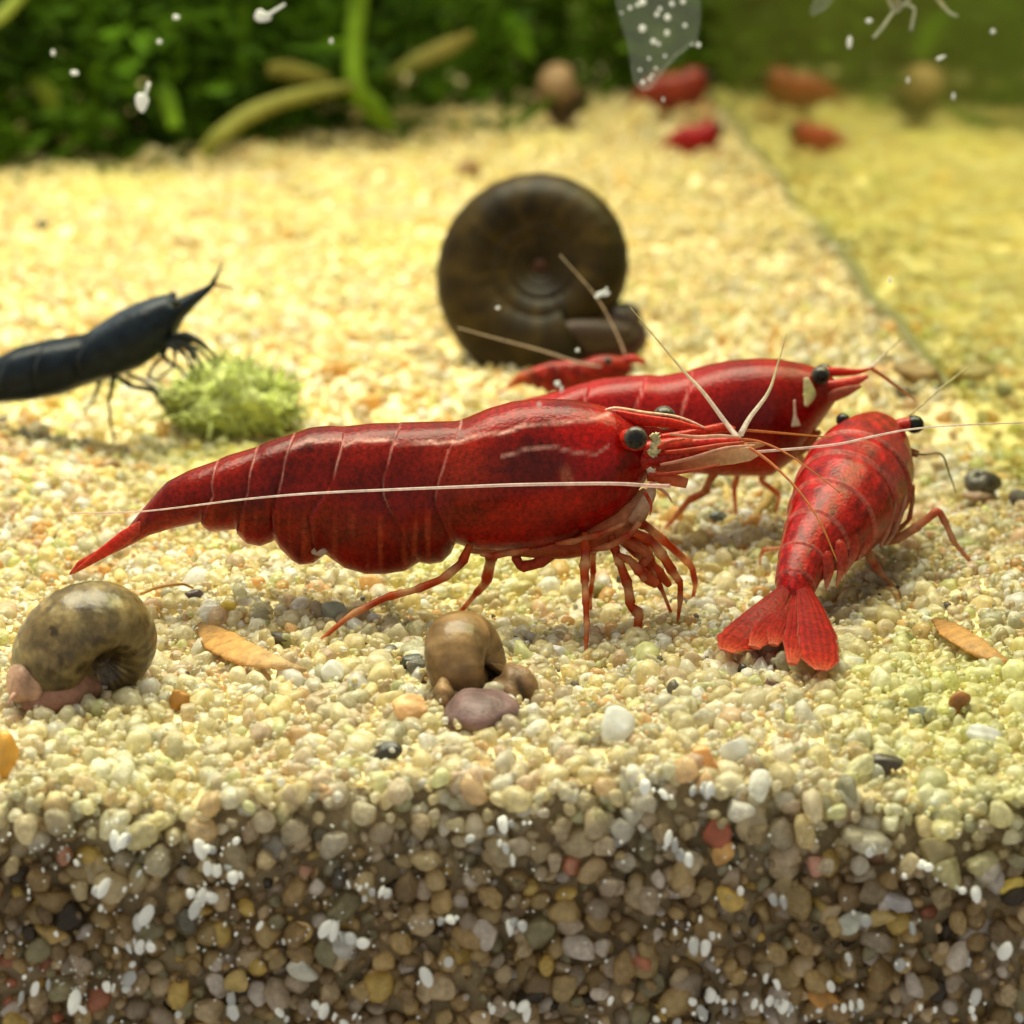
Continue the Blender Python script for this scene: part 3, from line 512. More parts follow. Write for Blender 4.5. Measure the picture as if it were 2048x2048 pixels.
for k, (pts, ra) in enumerate(([[(1576, 1172), (1545, 1210), (1505, 1252), (1470, 1285), (1452, 1302)], [12, 26, 36, 38, 14]], [[(1582, 1174), (1562, 1225), (1530, 1265), (1508, 1295)], [10, 20, 28, 12]], [[(1588, 1172), (1572, 1225), (1556, 1262), (1547, 1290)], [14, 22, 22, 10]], [[(1598, 1174), (1600, 1235), (1594, 1285), (1584, 1328)], [12, 24, 28, 9]], [[(1606, 1172), (1622, 1222), (1634, 1272), (1640, 1318), (1642, 1340)], [14, 28, 38, 36, 12]])):
    L = len(pts); yy = [TY+(G(*pts[-1], dz=.10)[1]-TY)*i/(L-1)+(.012*k if k in (1, 2, 3) else 0) for i in range(L)]
    o = f3('tail_blade', [(u, v, y) for (u, v), y in zip(pts, yy)], ra, [5, 5, 4, 3, 1.5][:L], (0, -.55, .83), FAN, M_FAN, sub=10, seg=40, streak=.35, ragged=.035)
stk = f3('eyestalk', [(1716, 850, 2.72), (1690, 841, 2.68)], [10, 10], [10, 10], (0, 0, 1), [(.45, .12, .06), (.3, .1, .05)])
eye('eye', P(1686, 840, 2.68), 15*s0, stk, black=True)
stk = f3('eyestalk', [(1768, 864, 2.68), (1800, 851, 2.65), (1822, 848, 2.64)], [16, 17, 17], [15, 15, 16], (0, 0, 1), [(.44, .02, .012), (.36, .03, .02)], M_SHELL)
eye('eye', P(1829, 849, 2.64), 19*s0, stk, black=True, sc=(1.1, 1, 1.05))
f3('rostrum', [(1740, 850, 2.8), (1752, 836, 2.95), (1757, 826, 3.1)], [16, 12, 4], [12, 10, 4], (0, 0, 1), [(.44, .02, .015), (.5, .08, .05)], M_SHELL)
for pts, r, yy in (([(1765, 1084), (1800, 1075), (1840, 1050), (1877, 1019), (1893, 1050), (1908, 1084), (1948, 1132)], [10, 10, 9, 8, 7, 6, 3], 2.25), ([(1732, 1098), (1742, 1118), (1757, 1140), (1786, 1176)], [10, 9, 9, 4], 2.1), ([(1826, 970), (1824, 1010), (1818, 1040), (1790, 1066), (1770, 1084)], [5, 5, 5, 6, 8], 2.35), ([(1575, 1096), (1545, 1098), (1527, 1100), (1521, 1112), (1519, 1135)], [4, 4, 5, 4, 2], 2.1)):
    px_leg('walking_leg', pts, r, sh3, yy, yb=(yy if pts[0][0] == 1826 else None), cols=[(.64, .22, .10), (.70, .36, .2), (.6, .14, .07), (.72, .42, .26), (.66, .28, .14)])
for pts in ([(1800, 935, 2.3), (1790, 1000, 2.15), (1775, 1060, 2.1), (1760, 1095, 2.1)], [(1812, 960, 2.3), (1806, 1010, 2.2), (1790, 1060, 2.15), (1772, 1090, 2.1)]):
    f3('swimming_limb', pts, [4, 7, 6, 3], [3, 4, 4, 2], (0, -1, 0), [(.66, .26, .18), (.7, .4, .28)])
for pts in ([(1650, 1110, 1.74), (1656, 1145, 1.72), (1652, 1182, 1.72)], [(1678, 1090, 1.80), (1684, 1130, 1.77), (1672, 1176, 1.76)], [(1702, 1070, 1.88), (1706, 1105, 1.86), (1690, 1150, 1.84)], [(1728, 1048, 1.97), (1732, 1085, 1.95), (1716, 1122, 1.94)], [(1752, 1020, 2.06), (1756, 1060, 2.06), (1745, 1095, 2.06)]):
    f3('belly_plate', [(pts[0][0]-4, pts[0][1]-26, pts[0][2]+.06)]+pts, [3, 17, 13, 1], [2, 7, 5, 1], (.3, -.9, .2), [(.30, .008, .006), (.34, .02, .012), (.40, .05, .03), (.62, .26, .18)], M_SHELL, sub=8)
for k in range(9):
    u0 = 1652+k*14; v0 = 1092-k*13; f3('swimming_limb', [(u0, v0-52, 1.86+k*.045), (u0+9, v0-8, 1.80+k*.045), (u0+4, v0+40-k*2, 1.80+k*.045)], [1.2, 2.2, 1.0], [1.2, 2.2, 1.0], (0, -1, 0), [(.55, .16, .12), (.7, .36, .28)], seg=6)
f3('antenna', [(1822, 905, 2.6), (1845, 909, 2.6), (1882, 908, 2.6), (1898, 945, 2.6), (1912, 986, 2.7)], [3, 2.5, 2.2, 2, 1.2], [3, 2.5, 2.2, 2, 1.2], (0, -1, 0), [(.4, .3, .14), (.35, .3, .15)])
f3('antenna', [(1818, 832, 2.75), (1860, 795, 2.8), (1900, 762, 2.85), (1946, 728, 2.9)], [3, 2.6, 2.2, 1.5], [3, 2.6, 2.2, 1.5], (0, -1, 0), [(.8, .7, .4), (.7, .65, .3)])
f3('antennal_scale', [(1812, 900, 2.6), (1834, 908, 2.62)], [9, 8], [9, 8], (0, -1, 0), [(.5, .08, .04)])
# ---- fourth shrimp, hidden between the big snail and the others
def mkT(u0, v0, k, ku=None): return lambda u, v: (u0+(u-700)*(ku or k), v0+(v-1000)*k)
def col4(U, V, LT, mark, vt, vb, t):
    c = np.array((.24, .014, .006))*(1+.35*fnoise(U, V, .03, 8)[..., None]); f = np.clip((500-U)/250, 0, 1)[..., None]; c = c*(1-f)+np.array((.45, .13, .03))*f
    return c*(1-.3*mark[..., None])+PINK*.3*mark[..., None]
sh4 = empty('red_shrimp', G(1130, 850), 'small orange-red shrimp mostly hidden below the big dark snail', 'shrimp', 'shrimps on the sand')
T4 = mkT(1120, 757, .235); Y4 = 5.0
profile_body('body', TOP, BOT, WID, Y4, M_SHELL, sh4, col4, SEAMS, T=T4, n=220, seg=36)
eye('eye', P(1216, 722, Y4-.12), 8/pxcm(Y4), sh4)
for pts, r0, yb in (([(1250, 708), (1230, 660), (1190, 590), (1120, 510)], 5, Y4-.3), ([(1240, 735), (1170, 728), (1080, 700), (990, 676), (915, 655)], 6, Y4-.3)):
    tube('antenna', [P(u, v, Y4+(yb-Y4)*i/3) for i, (u, v) in enumerate(pts)], [x/pxcm(Y4) for x in np.linspace(r0*.45, 1.0, len(pts))], M_THIN, sh4, cols=[(.75, .58, .48), (.7, .6, .46)], seg=7)
tube('rostrum', [P(1240, 722, Y4), P(1265, 718, Y4), P(1290, 724, Y4)], [8/pxcm(Y4), 9/pxcm(Y4), 5/pxcm(Y4)], M_SHELL, sh4, cols=[(.42, .03, .02)]*2)
limbs_main(sh4, Y4, T4, small=True)
# ---- black shrimp at the left edge
Y5 = 4.95; s5 = 1/pxcm(Y5)
bl = empty('black_shrimp', G(230, 885), 'blue-black shrimp cut off by the left edge, climbing towards the green algae clump', 'shrimp', 'shrimps on the sand')
TOPB = [(-340, 830), (-250, 800), (-120, 748), (0, 713), (31, 696), (93, 681), (168, 669), (186, 656), (233, 625), (280, 603), (335, 587), (350, 600), (388, 583), (413, 570), (432, 560)]
BOTB = [(-340, 838), (-250, 850), (-120, 822), (0, 805), (62, 800), (124, 789), (174, 770), (236, 752), (280, 735), (311, 715), (342, 690), (356, 664), (370, 636), (392, 612), (419, 586), (432, 570)]
WIDB = [(-340, 8), (-250, 24), (0, 50), (100, 58), (200, 64), (300, 62), (345, 44), (370, 22), (400, 14), (432, 5)]
def colb(U, V, LT, mark, vt, vb, t):
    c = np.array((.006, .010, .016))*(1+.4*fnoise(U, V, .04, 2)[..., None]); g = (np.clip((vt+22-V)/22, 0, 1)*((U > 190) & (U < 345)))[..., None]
    c = c*(1-g*.6)+np.array((.05, .065, .09))*g*.6; h = np.clip((V-(vb-26))/26, 0, 1)[..., None]; c = c*(1-.6*h)+np.array((.03, .035, .03))*.6*h; return c*(1-.5*mark[..., None])+np.array((.09, .10, .11))*.5*mark[..., None]  # blue-grey highlight along the carapace top painted into the colour
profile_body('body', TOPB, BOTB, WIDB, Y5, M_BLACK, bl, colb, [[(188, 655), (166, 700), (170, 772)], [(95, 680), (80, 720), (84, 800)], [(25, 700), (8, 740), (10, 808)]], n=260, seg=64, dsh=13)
GB = [(.02, .026, .03), (.05, .06, .06), (.10, .11, .10), (.06, .065, .06)]
eye('eye', P(352, 606, Y5-.12), 9*s5, bl, black=True); eye('eye', P(345, 592, Y5+.1), 9*s5, bl, black=True)
for pts, r, o, yb in (([(335, 680), (357, 676), (388, 680), (419, 698), (435, 722)], [10, 12, 9, 6, 2], -.08, Y5-.15), ([(340, 688), (366, 688), (391, 711), (408, 741)], [10, 12, 8, 2], -.02, Y5-.1),
                      ([(335, 690), (325, 712), (303, 735), (296, 756), (320, 762)], [8, 6, 5, 5, 3], -.05, Y5-.1), ([(345, 694), (352, 712), (345, 738), (318, 756)], [5, 5, 4, 3], -.08, Y5-.12), ([(376, 700), (388, 725), (384, 752)], [4, 4, 2], .05, Y5),
                      ([(228, 752), (224, 772), (217, 804), (222, 850), (230, 886)], [9, 7, 5, 4, 2.5], -.1, None), ([(236, 755), (262, 772), (304, 780), (329, 810), (358, 855)], [8, 8, 8, 4, 3], -.1, None), ([(200, 762), (188, 798), (164, 830)], [9, 5, 2.5], 0, None), ([(255, 748), (300, 768), (340, 800), (352, 840)], [7, 5, 4, 3], .1, None)):
    px_leg('walking_leg', pts, [q*.72 for q in r], bl, Y5+o, yb, cols=GB, m=M_LIMB)
for pts, r_ in (([(330, 690), (352, 694), (372, 712), (386, 740)], [6, 7, 4, 1.5]), ([(338, 684), (362, 684), (400, 700), (424, 728)], [6, 6, 4, 1.5]), ([(320, 704), (335, 722), (362, 738), (372, 756)], [5, 5, 3, 1.5]), ([(345, 672), (375, 668), (404, 684), (428, 706)], [6, 6, 4, 1.5])):
    px_leg('mouth_part', pts, r_, bl, Y5-.12, Y5-.16, cols=GB)
tube('antenna', [P(424, 566, Y5), P(433, 552, Y5), P(445, 524, Y5+.1)], [5*s5, 4*s5, 1.3*s5], M_BLACK, bl, cols=[(.02, .025, .025)]*2)
tube('antenna', [P(425, 570, Y5), P(445, 572, Y5), P(468, 578, Y5)], [3*s5, 2*s5, 1*s5], M_LIMB, bl, cols=[(.1, .1, .06)]*2)
# ---- far shrimps
for (u0, v0, k, yy, lab, colr) in ((1375, 281, .15, 18.4, 'tiny blurred red shrimp lying low on the far sand', (.28, .010, .012)), (1330, 186, .20, 20.8, 'blurred red shrimp at the far plant edge, behind another red one', (.20, .026, .012))):
    r_ = empty('red_shrimp', G(u0, v0+25), lab, 'shrimp', 'shrimps on the sand')
    cf = lambda U, V, LT, mark, vt, vb, t, c=np.array(colr): c*(1+.3*fnoise(U, V, .02, 9)[..., None])
    T_ = mkT(u0, v0, k*1.35, k*.75)
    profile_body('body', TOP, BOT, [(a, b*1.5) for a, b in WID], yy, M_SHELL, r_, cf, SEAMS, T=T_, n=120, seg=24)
    limbs_main(r_, yy, T_, small=True)
    e_ = T_(1271, 876); eye('eye', P(*e_, yy-.1), .05, r_, black=True)
# ------------------------------------------------------------------ snails
def frame(ax, ref):
    a = np.array(ax, float); a /= np.linalg.norm(a); r = np.array(ref, float); r -= r@a*a; r /= np.linalg.norm(r); return np.stack([r, np.cross(a, r), a], 0)
def snail_shell(name, c, R, ax, ref, parent, m, colf, whorls=3.6, grow=.145, tr=.46, asp=1.0, n=260, seg=40, ap=.12, flush=1.0):
    """flat-coiled shell: log spiral of a swelling tube; REF is the direction of the aperture seen from the centre"""
    th = np.linspace(0, whorls*2*math.pi, n); g = np.exp(-grow*(th[-1]-th)); Rc = R*(1-tr)*g*1.0; r = R*tr*g*1.08
    r = r*(1+.010*np.sin(th*24)+ap*np.exp(-((th[-1]-th)/.22)**2))
    Rc = np.maximum(Rc, 0); a = th-th[-1]
    ph = np.linspace(0, 2*math.pi, seg, endpoint=False)
    rad = Rc[:, None]+r[:, None]*np.cos(ph)[None]; zz = (r*g**(flush-1))[:, None]*asp*np.sin(ph)[None]
    L = np.stack([rad*np.cos(a)[:, None], rad*np.sin(a)[:, None], zz], -1)
    Mx = frame(ax, ref); V = L.reshape(-1, 3)@Mx+np.array(c)
    i = np.arange(n-1)[:, None]*seg; j = np.arange(seg)[None]; j2 = (j+1) % seg
    F = np.stack([i+j, i+seg+j, i+seg+j2, i+j2], -1).reshape(-1, 4).tolist()
    C = colf(np.repeat(th[:, None], seg, 1), np.repeat(ph[None], n, 0), th[-1]).reshape(-1, 3)
    # inner wall of the aperture
    base = len(V); ins = []
    for q in range(1, 9):
        kk = n-1-q*3; ctr = V[kk*seg:(kk+1)*seg].mean(0); ins.append(ctr+(V[kk*seg:(kk+1)*seg]-ctr)*(.90-.03*q))
    V = np.vstack([V]+ins); C = np.vstack([C, np.tile((.05, .03, .02), (8*seg, 1))])
    prev = (n-1)*seg
    for q in range(8):
        cur = base+q*seg; F += [(prev+k, cur+k, cur+(k+1) % seg, prev+(k+1) % seg) for k in range(seg)]; prev = cur
    F.append(tuple(prev+k for k in range(seg)))
    F.append(tuple(range(seg)))
    return obj(name, V, F, m, parent, C)
def sc_col(base, dark, pale):
    base, dark, pale = map(np.array, (base, dark, pale))
    def f(th, ph, e):
        k = fnoise(th*6, ph*3, 1.2, 5)[..., None]; c = base*(1+.25*k); b = (np.sin(th*9+np.sin(ph*2))>.72)[..., None]*.35; c = c*(1-b)+pale*b
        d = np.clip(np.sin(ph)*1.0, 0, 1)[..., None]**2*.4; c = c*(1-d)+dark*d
        inner = np.clip((e-6.5-th)/3, 0, 1)[..., None]*.5; return c*(1-inner)+dark*inner
    return f
# left front snail
c = P(186, 1296, .82); k = 1/pxcm(.82, 1280); R = 166*k
sn = empty('ramshorn_snail', G(190, 1400), 'round olive-brown speckled snail in the left foreground below the tail of the big shrimp', 'snail', 'snails on the sand')
snail_shell('shell', c, R, (.54, -.74, -.40), (-.80, -.30, -.52), sn, M_SNAIL, sc_col((.17, .115, .042), (.05, .032, .013), (.36, .27, .11)), tr=.41, asp=1.25, grow=.078, n=400, flush=.62)
def flesh(name, pts, ra, rb, up, parent, col, y0=None): return tube(name, pts, ra, M_FLESH, parent, rb=rb, up=up, sub=7, seg=18, cols=col)
def blob(name, c, rad, parent, col, seed=0, amp=.14):
    V, F = ICO[4]; r_ = np.random.default_rng(seed); l = np.ones(len(V))
    for f in (2.5, 4, 7, 12): l += amp*2.2/f*np.sin(V@r_.normal(size=3)*f/1.4+r_.uniform(0, 6))
    C = np.clip(np.array(col)*(1+.35*(l-1)[:, None]/amp), 0, 1)
    return obj(name, V*l[:, None]*np.array(rad)+np.array(c), F, M_FLESH, parent, C)
FL = [(.50, .30, .20), (.42, .20, .13), (.36, .16, .11)]
blob('foot', P(112, 1385, .70), (.175, .13, .085), sn, (.30, .15, .10), 1, .12)
blob('head', P(58, 1362, .66), (.07, .08, .085), sn, (.30, .18, .12), 2, .16)
tube('tentacle', [P(42, 1380, .62), P(26, 1392, .56), P(16, 1410, .54)], [.014, .009, .004], M_FLESH, sn, cols=[(.4, .24, .17)]*2, seg=7)
# front middle snail
c = P(922, 1328, .86); k = 1/pxcm(.86, 1345)
sn = empty('ramshorn_snail', G(930, 1460), 'brown snail facing the viewer in the front middle with grey-purple flesh in its opening', 'snail', 'snails on the sand')
snail_shell('shell', c, 128*k, (-.95, .22, -.12), (-.05, .25, -.95), sn, M_SNAILB, sc_col((.24, .14, .055), (.10, .055, .025), (.38, .25, .11)), tr=.50, asp=1.22, ap=.14, grow=.085)
blob('foot', P(962, 1428, .56), (.135, .14, .085), sn, (.15, .092, .086), 4, .08)
blob('mantle_edge', P(1026, 1384, .76), (.08, .09, .095), sn, (.18, .105, .05), 8, .12)
blob('mantle_edge', P(884, 1406, .70), (.045, .07, .085), sn, (.24, .15, .07), 9, .12)
# big dark snail behind
yb = 7.3; k = 1/pxcm(yb, 550); c = P(1084, 538, yb)
sn = empty('ramshorn_snail', G(1110, 720), 'large dark brown coiled snail shown flat side on behind the red shrimps', 'snail', 'snails on the sand')
snail_shell('shell', c+np.array((0, 0, .0)), 238*k, (-.14, -.93, .30), (.45, -.05, -.89), sn, M_SNAILD, sc_col((.034, .020, .003), (.014, .008, .0015), (.10, .062, .010)), tr=.34, asp=.80, grow=.066, whorls=6, ap=.05, n=460, flush=.42)
sphere('shell_centre', c, 34*k, M_SNAILD, sn, (.05, .018, .008), (1, .9, 1))
flesh('foot', [P(1262, 650, yb), P(1240, 685, yb-.1), P(1150, 700, yb-.15), P(1070, 705, yb-.1), P(1010, 700, yb)], [.10, .16, .17, .13, .05], [.09, .12, .12, .09, .04], (0, 0, 1), sn, [(.05, .022, .018), (.06, .012, .008), (.05, .015, .008), (.07, .025, .012)])
blob('head', P(1236, 650, yb-.1), (.14, .16, .15), sn, (.035, .018, .013), 6, .1)
blob('mantle_edge', P(1180, 668, yb-.25), (.26, .10, .10), sn, (.035, .019, .011), 7, .14)
# far snail, edge on
yb = 20.3; k = 1/pxcm(yb, 200); c = P(1118, 168, yb)
sn = empty('ramshorn_snail', G(1120, 238), 'blurred brown snail standing edge on at the far end of the sand', 'snail', 'snails on the sand')
snail_shell('shell', c, 66*k, (.96, -.25, .1), (-.1, .3, -.9), sn, M_SNAILD, sc_col((.26, .16, .08), (.10, .06, .03), (.36, .24, .1)), tr=.5, asp=1.4, n=120, seg=24)
flesh('foot', [P(1100, 225, yb), P(1125, 232, yb), P(1150, 225, yb)], [.1, .14, .08], [.08, .12, .06], (0, 0, 1), sn, [(.10, .06, .05)]*2)
# two small ones
for (u, v, yy, r, ax, ref, lab, base) in ((1958, 958, 3.75, 44, (-.3, -.5, .8), (.9, -.2, -.4), 'small glossy dark grey snail on the sand right of the rear-view shrimp', (.13, .115, .08)), (226, 940, 4.2, 36, (.4, -.9, .3), (.2, -.6, -.7), 'tiny brown snail on the sand below the black shrimp', (.36, .22, .09))):
    sn = empty('ramshorn_snail', G(u, v+30), lab, 'snail', 'snails on the sand'); k = 1/pxcm(yy, v)
    snail_shell('shell', P(u, v, yy), r*k, ax, ref, sn, M_SNAIL, sc_col(base, np.array(base)*.4, np.array(base)*1.6), n=140, seg=28, asp=1.1)
    flesh('foot', [P(u-r*.7, v+r*.72, yy-.05), P(u, v+r*.82, yy-.08), P(u+r*.7, v+r*.72, yy-.05)], [.02, .05, .02], [.015, .03, .015], (0, 0, 1), sn, [(.3, .2, .12)]*2)
# ------------------------------------------------------------------ pebbles told apart by colour
PEB = [(1762, 1533, 44, 27, (.085, .065, .045), 'dark grey-brown oval pebble lying on the front edge at the right', -.3, 0), (1405, 1522, 36, 31, (.72, .34, .10), 'orange blocky pebble at the front edge beside a white drop-shaped one', .1, 0),
       (1468, 1506, 31, 37, (.84, .84, .78), 'white drop-shaped pebble between an orange pebble and a dark gap', 0, 1), (1915, 1405, 31, 30, (.34, .14, .04), 'rusty brown angular pebble in the right foreground', .6, 0),
       (1840, 1428, 27, 18, (.24, .26, .19), 'grey-green pebble left of the rusty brown one', .2, 0), (1712, 1272, 52, 19, (.80, .72, .52), 'long cream pebble right of the spread tail fan', .12, 1), (1708, 1328, 31, 16, (.93, .90, .76), 'short white brick-shaped pebble below the long cream one', .05, 1),
       (1970, 1470, 40, 24, (.95, .95, .9), 'brilliant white pebble near the right edge', .25, 1), (1486, 1342, 10, 16, (.05, .04, .03), 'small black chip under the left tail lobe', 0, 0), (1545, 1370, 22, 13, (.16, .085, .05), 'dark brown pointed chip below the tail fan', .5, 0),
       (358, 1400, 21, 24, (.52, .24, .04), 'amber triangular chip right of the left snail', .2, 0), (772, 1504, 32, 20, (.05, .045, .035), 'black pebble in a hollow below the middle snail', -.2, 0), (822, 1424, 43, 35, (.76, .44, .19), 'large peach pebble touching the left of the middle snail', 0, 0),
       (664, 1345, 24, 27, (.93, .92, .84), 'white notched pebble left of the middle snail', .3, 1), (822, 1322, 24, 15, (.07, .075, .06), 'blackish chip behind the left side of the middle snail', -.4, 0), (1112, 1304, 22, 14, (.95, .95, .9), 'small white pebble below the straight front leg of the big shrimp', .1, 1),
       (1440, 1036, 24, 15, (.10, .105, .09), 'dark grey chip on the sand under the second shrimp', .2, 0), (390, 1190, 22, 13, (.09, .06, .05), 'dark brown chip under the tail of the big shrimp', .1, 0), (455, 1216, 18, 16, (.84, .62, .10), 'bright yellow grain below the tail of the big shrimp', 0, 0),
       (664, 1226, 29, 24, (.50, .52, .42), 'pale grey-green pebble beside the trailing rear leg', .1, 1), (85, 448, 15, 13, (.10, .09, .05), 'blurred dark pebble on the far sand at the left', 0, 0), (935, 340, 30, 24, (.30, .18, .08), 'blurred brown pebble on the far sand above left of the big snail', 0, 0),
       (1832, 745, 50, 26, (.32, .20, .07), 'brown crumb of dirt lying against the mirroring side glass', .3, 0), (2040, 1000, 24, 22, (.10, .08, .06), 'dark pebble cut off by the right edge below the small grey snail', 0, 0), (15, 1510, 30, 52, (.78, .50, .12), 'tall orange-yellow pebble cut off by the left edge', 0, 1),
       (1228, 1455, 40, 42, (.86, .86, .80), 'large white ragged quartz pebble right of the middle snail', .2, 1), (300, 1225, 26, 20, (.72, .42, .1), 'orange grain behind the left snail', .3, 0), (560, 1275, 24, 18, (.1, .08, .06), 'dark chip beside the foot of the trailing leg', .2, 0), (1180, 1180, 34, 18, (.30, .26, .08), 'olive-brown crumb behind the front legs of the big shrimp', 0, 0)]
for k, (u, v, rx, ry, cc, lab, rot, clear) in enumerate(PEB):
    p = G(u, v+ry*.55, .0); sc = 1/pxcm(p[1], v); V, F = stone_shape(4 if rx > 20 else 3, 300+k, 8, (1, .8, 1), .05)
    ca, sa = math.cos(-rot), math.sin(-rot); A = V*np.array((rx*sc, (rx+ry)*.45*sc, ry*sc)); X = A[:, 0]*ca-A[:, 2]*sa; Z = A[:, 0]*sa+A[:, 2]*ca
    V = np.stack([X, A[:, 1], Z], 1)+P(u, v, p[1]+.01)
    C = np.clip(np.array(cc)*(1+.16*fnoise(A[:, 0]*60, A[:, 2]*60, .9, k)[:, None]), 0, .95)
    tag(obj('pebble', V, F, M_CLEAR if clear else M_STONE, None, C), lab, 'pebble', 'pebbles on the sand')
FPEB = [(1435, 1672, 30, 36, (.34, .09, .04), 'brick-red pebble pressed against the glass in the front sand'), (1634, 1730, 24, 26, (.50, .25, .17), 'pink pebble pressed against the glass, right of the brick-red one'), (1656, 2005, 46, 26, (.55, .27, .06), 'orange pebble at the bottom edge of the picture'),
        (1793, 1803, 36, 18, (.40, .37, .36), 'lilac-grey flat pebble in the front sand at the right'), (1761, 1836, 31, 19, (.52, .38, .14), 'ochre pebble just below the lilac-grey one'), (2022, 1772, 27, 19, (.60, .45, .08), 'yellow pebble in the front sand at the right edge'), (1700, 1845, 34, 28, (.52, .52, .42), 'pale greenish pebble left of the ochre one'),
        (601, 1863, 26, 24, (.58, .40, .15), 'round ochre pebble in the front sand at the left'), (681, 1892, 46, 32, (.50, .48, .42), 'large light grey pebble right of the round ochre one'), (605, 1937, 36, 24, (.56, .54, .44), 'pale half-round pebble under the round ochre one'), (471, 1966, 24, 29, (.50, .36, .12), 'brownish yellow upright pebble near the bottom left'), (100, 1867, 36, 22, (.42, .28, .09), 'ochre-brown blocky pebble in the front sand near the left edge'),
        (1500, 1650, 34, 42, (.42, .33, .18), 'long tan pebble slanting in the front sand'), (1870, 1705, 38, 34, (.36, .29, .13), 'round olive pebble in the front sand at the right'), (1240, 1660, 30, 24, (.48, .44, .34), 'grey pebble in the front sand below the white quartz'), (1445, 1705, 24, 30, (.62, .34, .10), 'orange slanting pebble beside the brick-red one')]
for k, (u, v, rx, ry, cc, lab) in enumerate(FPEB):
    sc = 1/pxcm(.0, v); V, F = stone_shape(4, 500+k, 8, (1, .7, 1), .05); V = V*np.array((rx*sc, (rx+ry)*.4*sc, ry*sc))
    a = rng.uniform(-.5, .5); X = V[:, 0]*math.cos(a)-V[:, 2]*math.sin(a); Z = V[:, 0]*math.sin(a)+V[:, 2]*math.cos(a); V = np.stack([X, V[:, 1], Z], 1)
    C = np.clip(np.array(cc)*(1+.14*fnoise(V[:, 0]*50, V[:, 2]*50, .9, k)[:, None]), 0, .95)
    tag(obj('pebble', V+P(u, v, .015), F, M_STONE, None, C), lab, 'pebble', 'pebbles in the front sand')
# ------------------------------------------------------------------ leaf scraps, twig, algae
def leaf_scrap(name, pts, half, lab, cols, lift=.065, thick=.012):
    Ps = [G(u, v, lift*(1 if 0 < i < len(pts)-1 else .4)) for i, (u, v) in enumerate(pts)]; k = 1/pxcm(Ps[0][1], pts[0][1])
    o = tube(name, Ps, [h*k for h in half], M_LEAF, None, rb=[thick]*len(half), up=(0, -.6, .8), sub=8, seg=16, cols=cols, jit=.002); return tag(o, lab, 'leaf')
leaf_scrap('dead_leaf', [(402, 1252), (440, 1280), (490, 1308), (550, 1325), (612, 1342)], [14, 34, 30, 16, 3], 'orange-brown dead leaf between the left snail and the middle snail', [(.30, .17, .06), (.74, .42, .12), (.78, .46, .16), (.76, .52, .24), (.6, .42, .2)])
leaf_scrap('dead_leaf', [(1872, 1240), (1905, 1262), (1950, 1292), (2014, 1328)], [10, 28, 24, 8], 'orange-brown dead leaf lying in the right foreground', [(.4, .2, .06), (.72, .40, .12), (.74, .44, .15), (.66, .36, .1)])
o = tube('twig', [G(282, 1188, .02), G(319, 1174, .06), G(362, 1168, .06), G(386, 1176, .02)], [3*s0, 3.6*s0, 3.4*s0, 2*s0], M_LEAF, None, cols=[(.56, .34, .12), (.5, .28, .08)]); tag(o, 'thin curved orange-brown twig behind the left snail', 'twig')
o = tube('twig', [G(1556, 966, .03), G(1535, 1000, .05), G(1507, 1036, .02)], [9*s0, 11*s0, 8*s0], M_LEAF, None, cols=[(.56, .40, .14), (.50, .34, .10)]); tag(o, 'blurred tan plant stalk lying under the second shrimp', 'twig')
ya = 5.3; ka = 1/pxcm(ya, 800); ca = P(472, 800, ya)
al = empty('algae_clump', G(470, 865), 'fuzzy light green algae clump in front of the black shrimp', 'algae')
V, F = ICO[4]; nrm = V.copy(); lum = 1+.13*np.sin(V@np.array((5, 2, 3.)))+.10*np.sin(V@np.array((-3, 6, 7.)))+.06*np.sin(V@np.array((11, -9, 8.)))
V = V*lum[:, None]*np.array((118*ka, 100*ka, 66*ka)); f = np.clip(fnoise(nrm[:, 0]*3, nrm[:, 2]*3, 1.1, 6)*.5+.5, 0, 1)[:, None]
obj('core', V+ca, F, M_ALGAE, al, np.array((.40, .44, .10))*(1-f)+np.array((.72, .78, .30))*f)
VV, FF, CC = [], [], []; b0 = 0
for _ in range(520):
    i = rng.integers(len(V)); nn = nrm[i]+rng.normal(0, .4, 3); nn /= np.linalg.norm(nn); p0 = V[i]+ca; L = rng.uniform(.03, .09)
    t_, f_, s_ = tube_vf([p0, p0+nn*L*.5+rng.normal(0, .02, 3), p0+nn*L+rng.normal(0, .035, 3)], [.009, .008, .003], sub=3, seg=4)
    VV.append(t_); FF += [tuple(b0+q for q in ff) for ff in f_]; b0 += len(t_); CC.append(np.tile(np.array((.68, .75, .26))*rng.uniform(.6, 1.25), (len(t_), 1)))
o = obj('filaments', np.vstack(VV), FF, M_ALGAE, al, np.vstack(CC)); tag(o, kind='stuff')
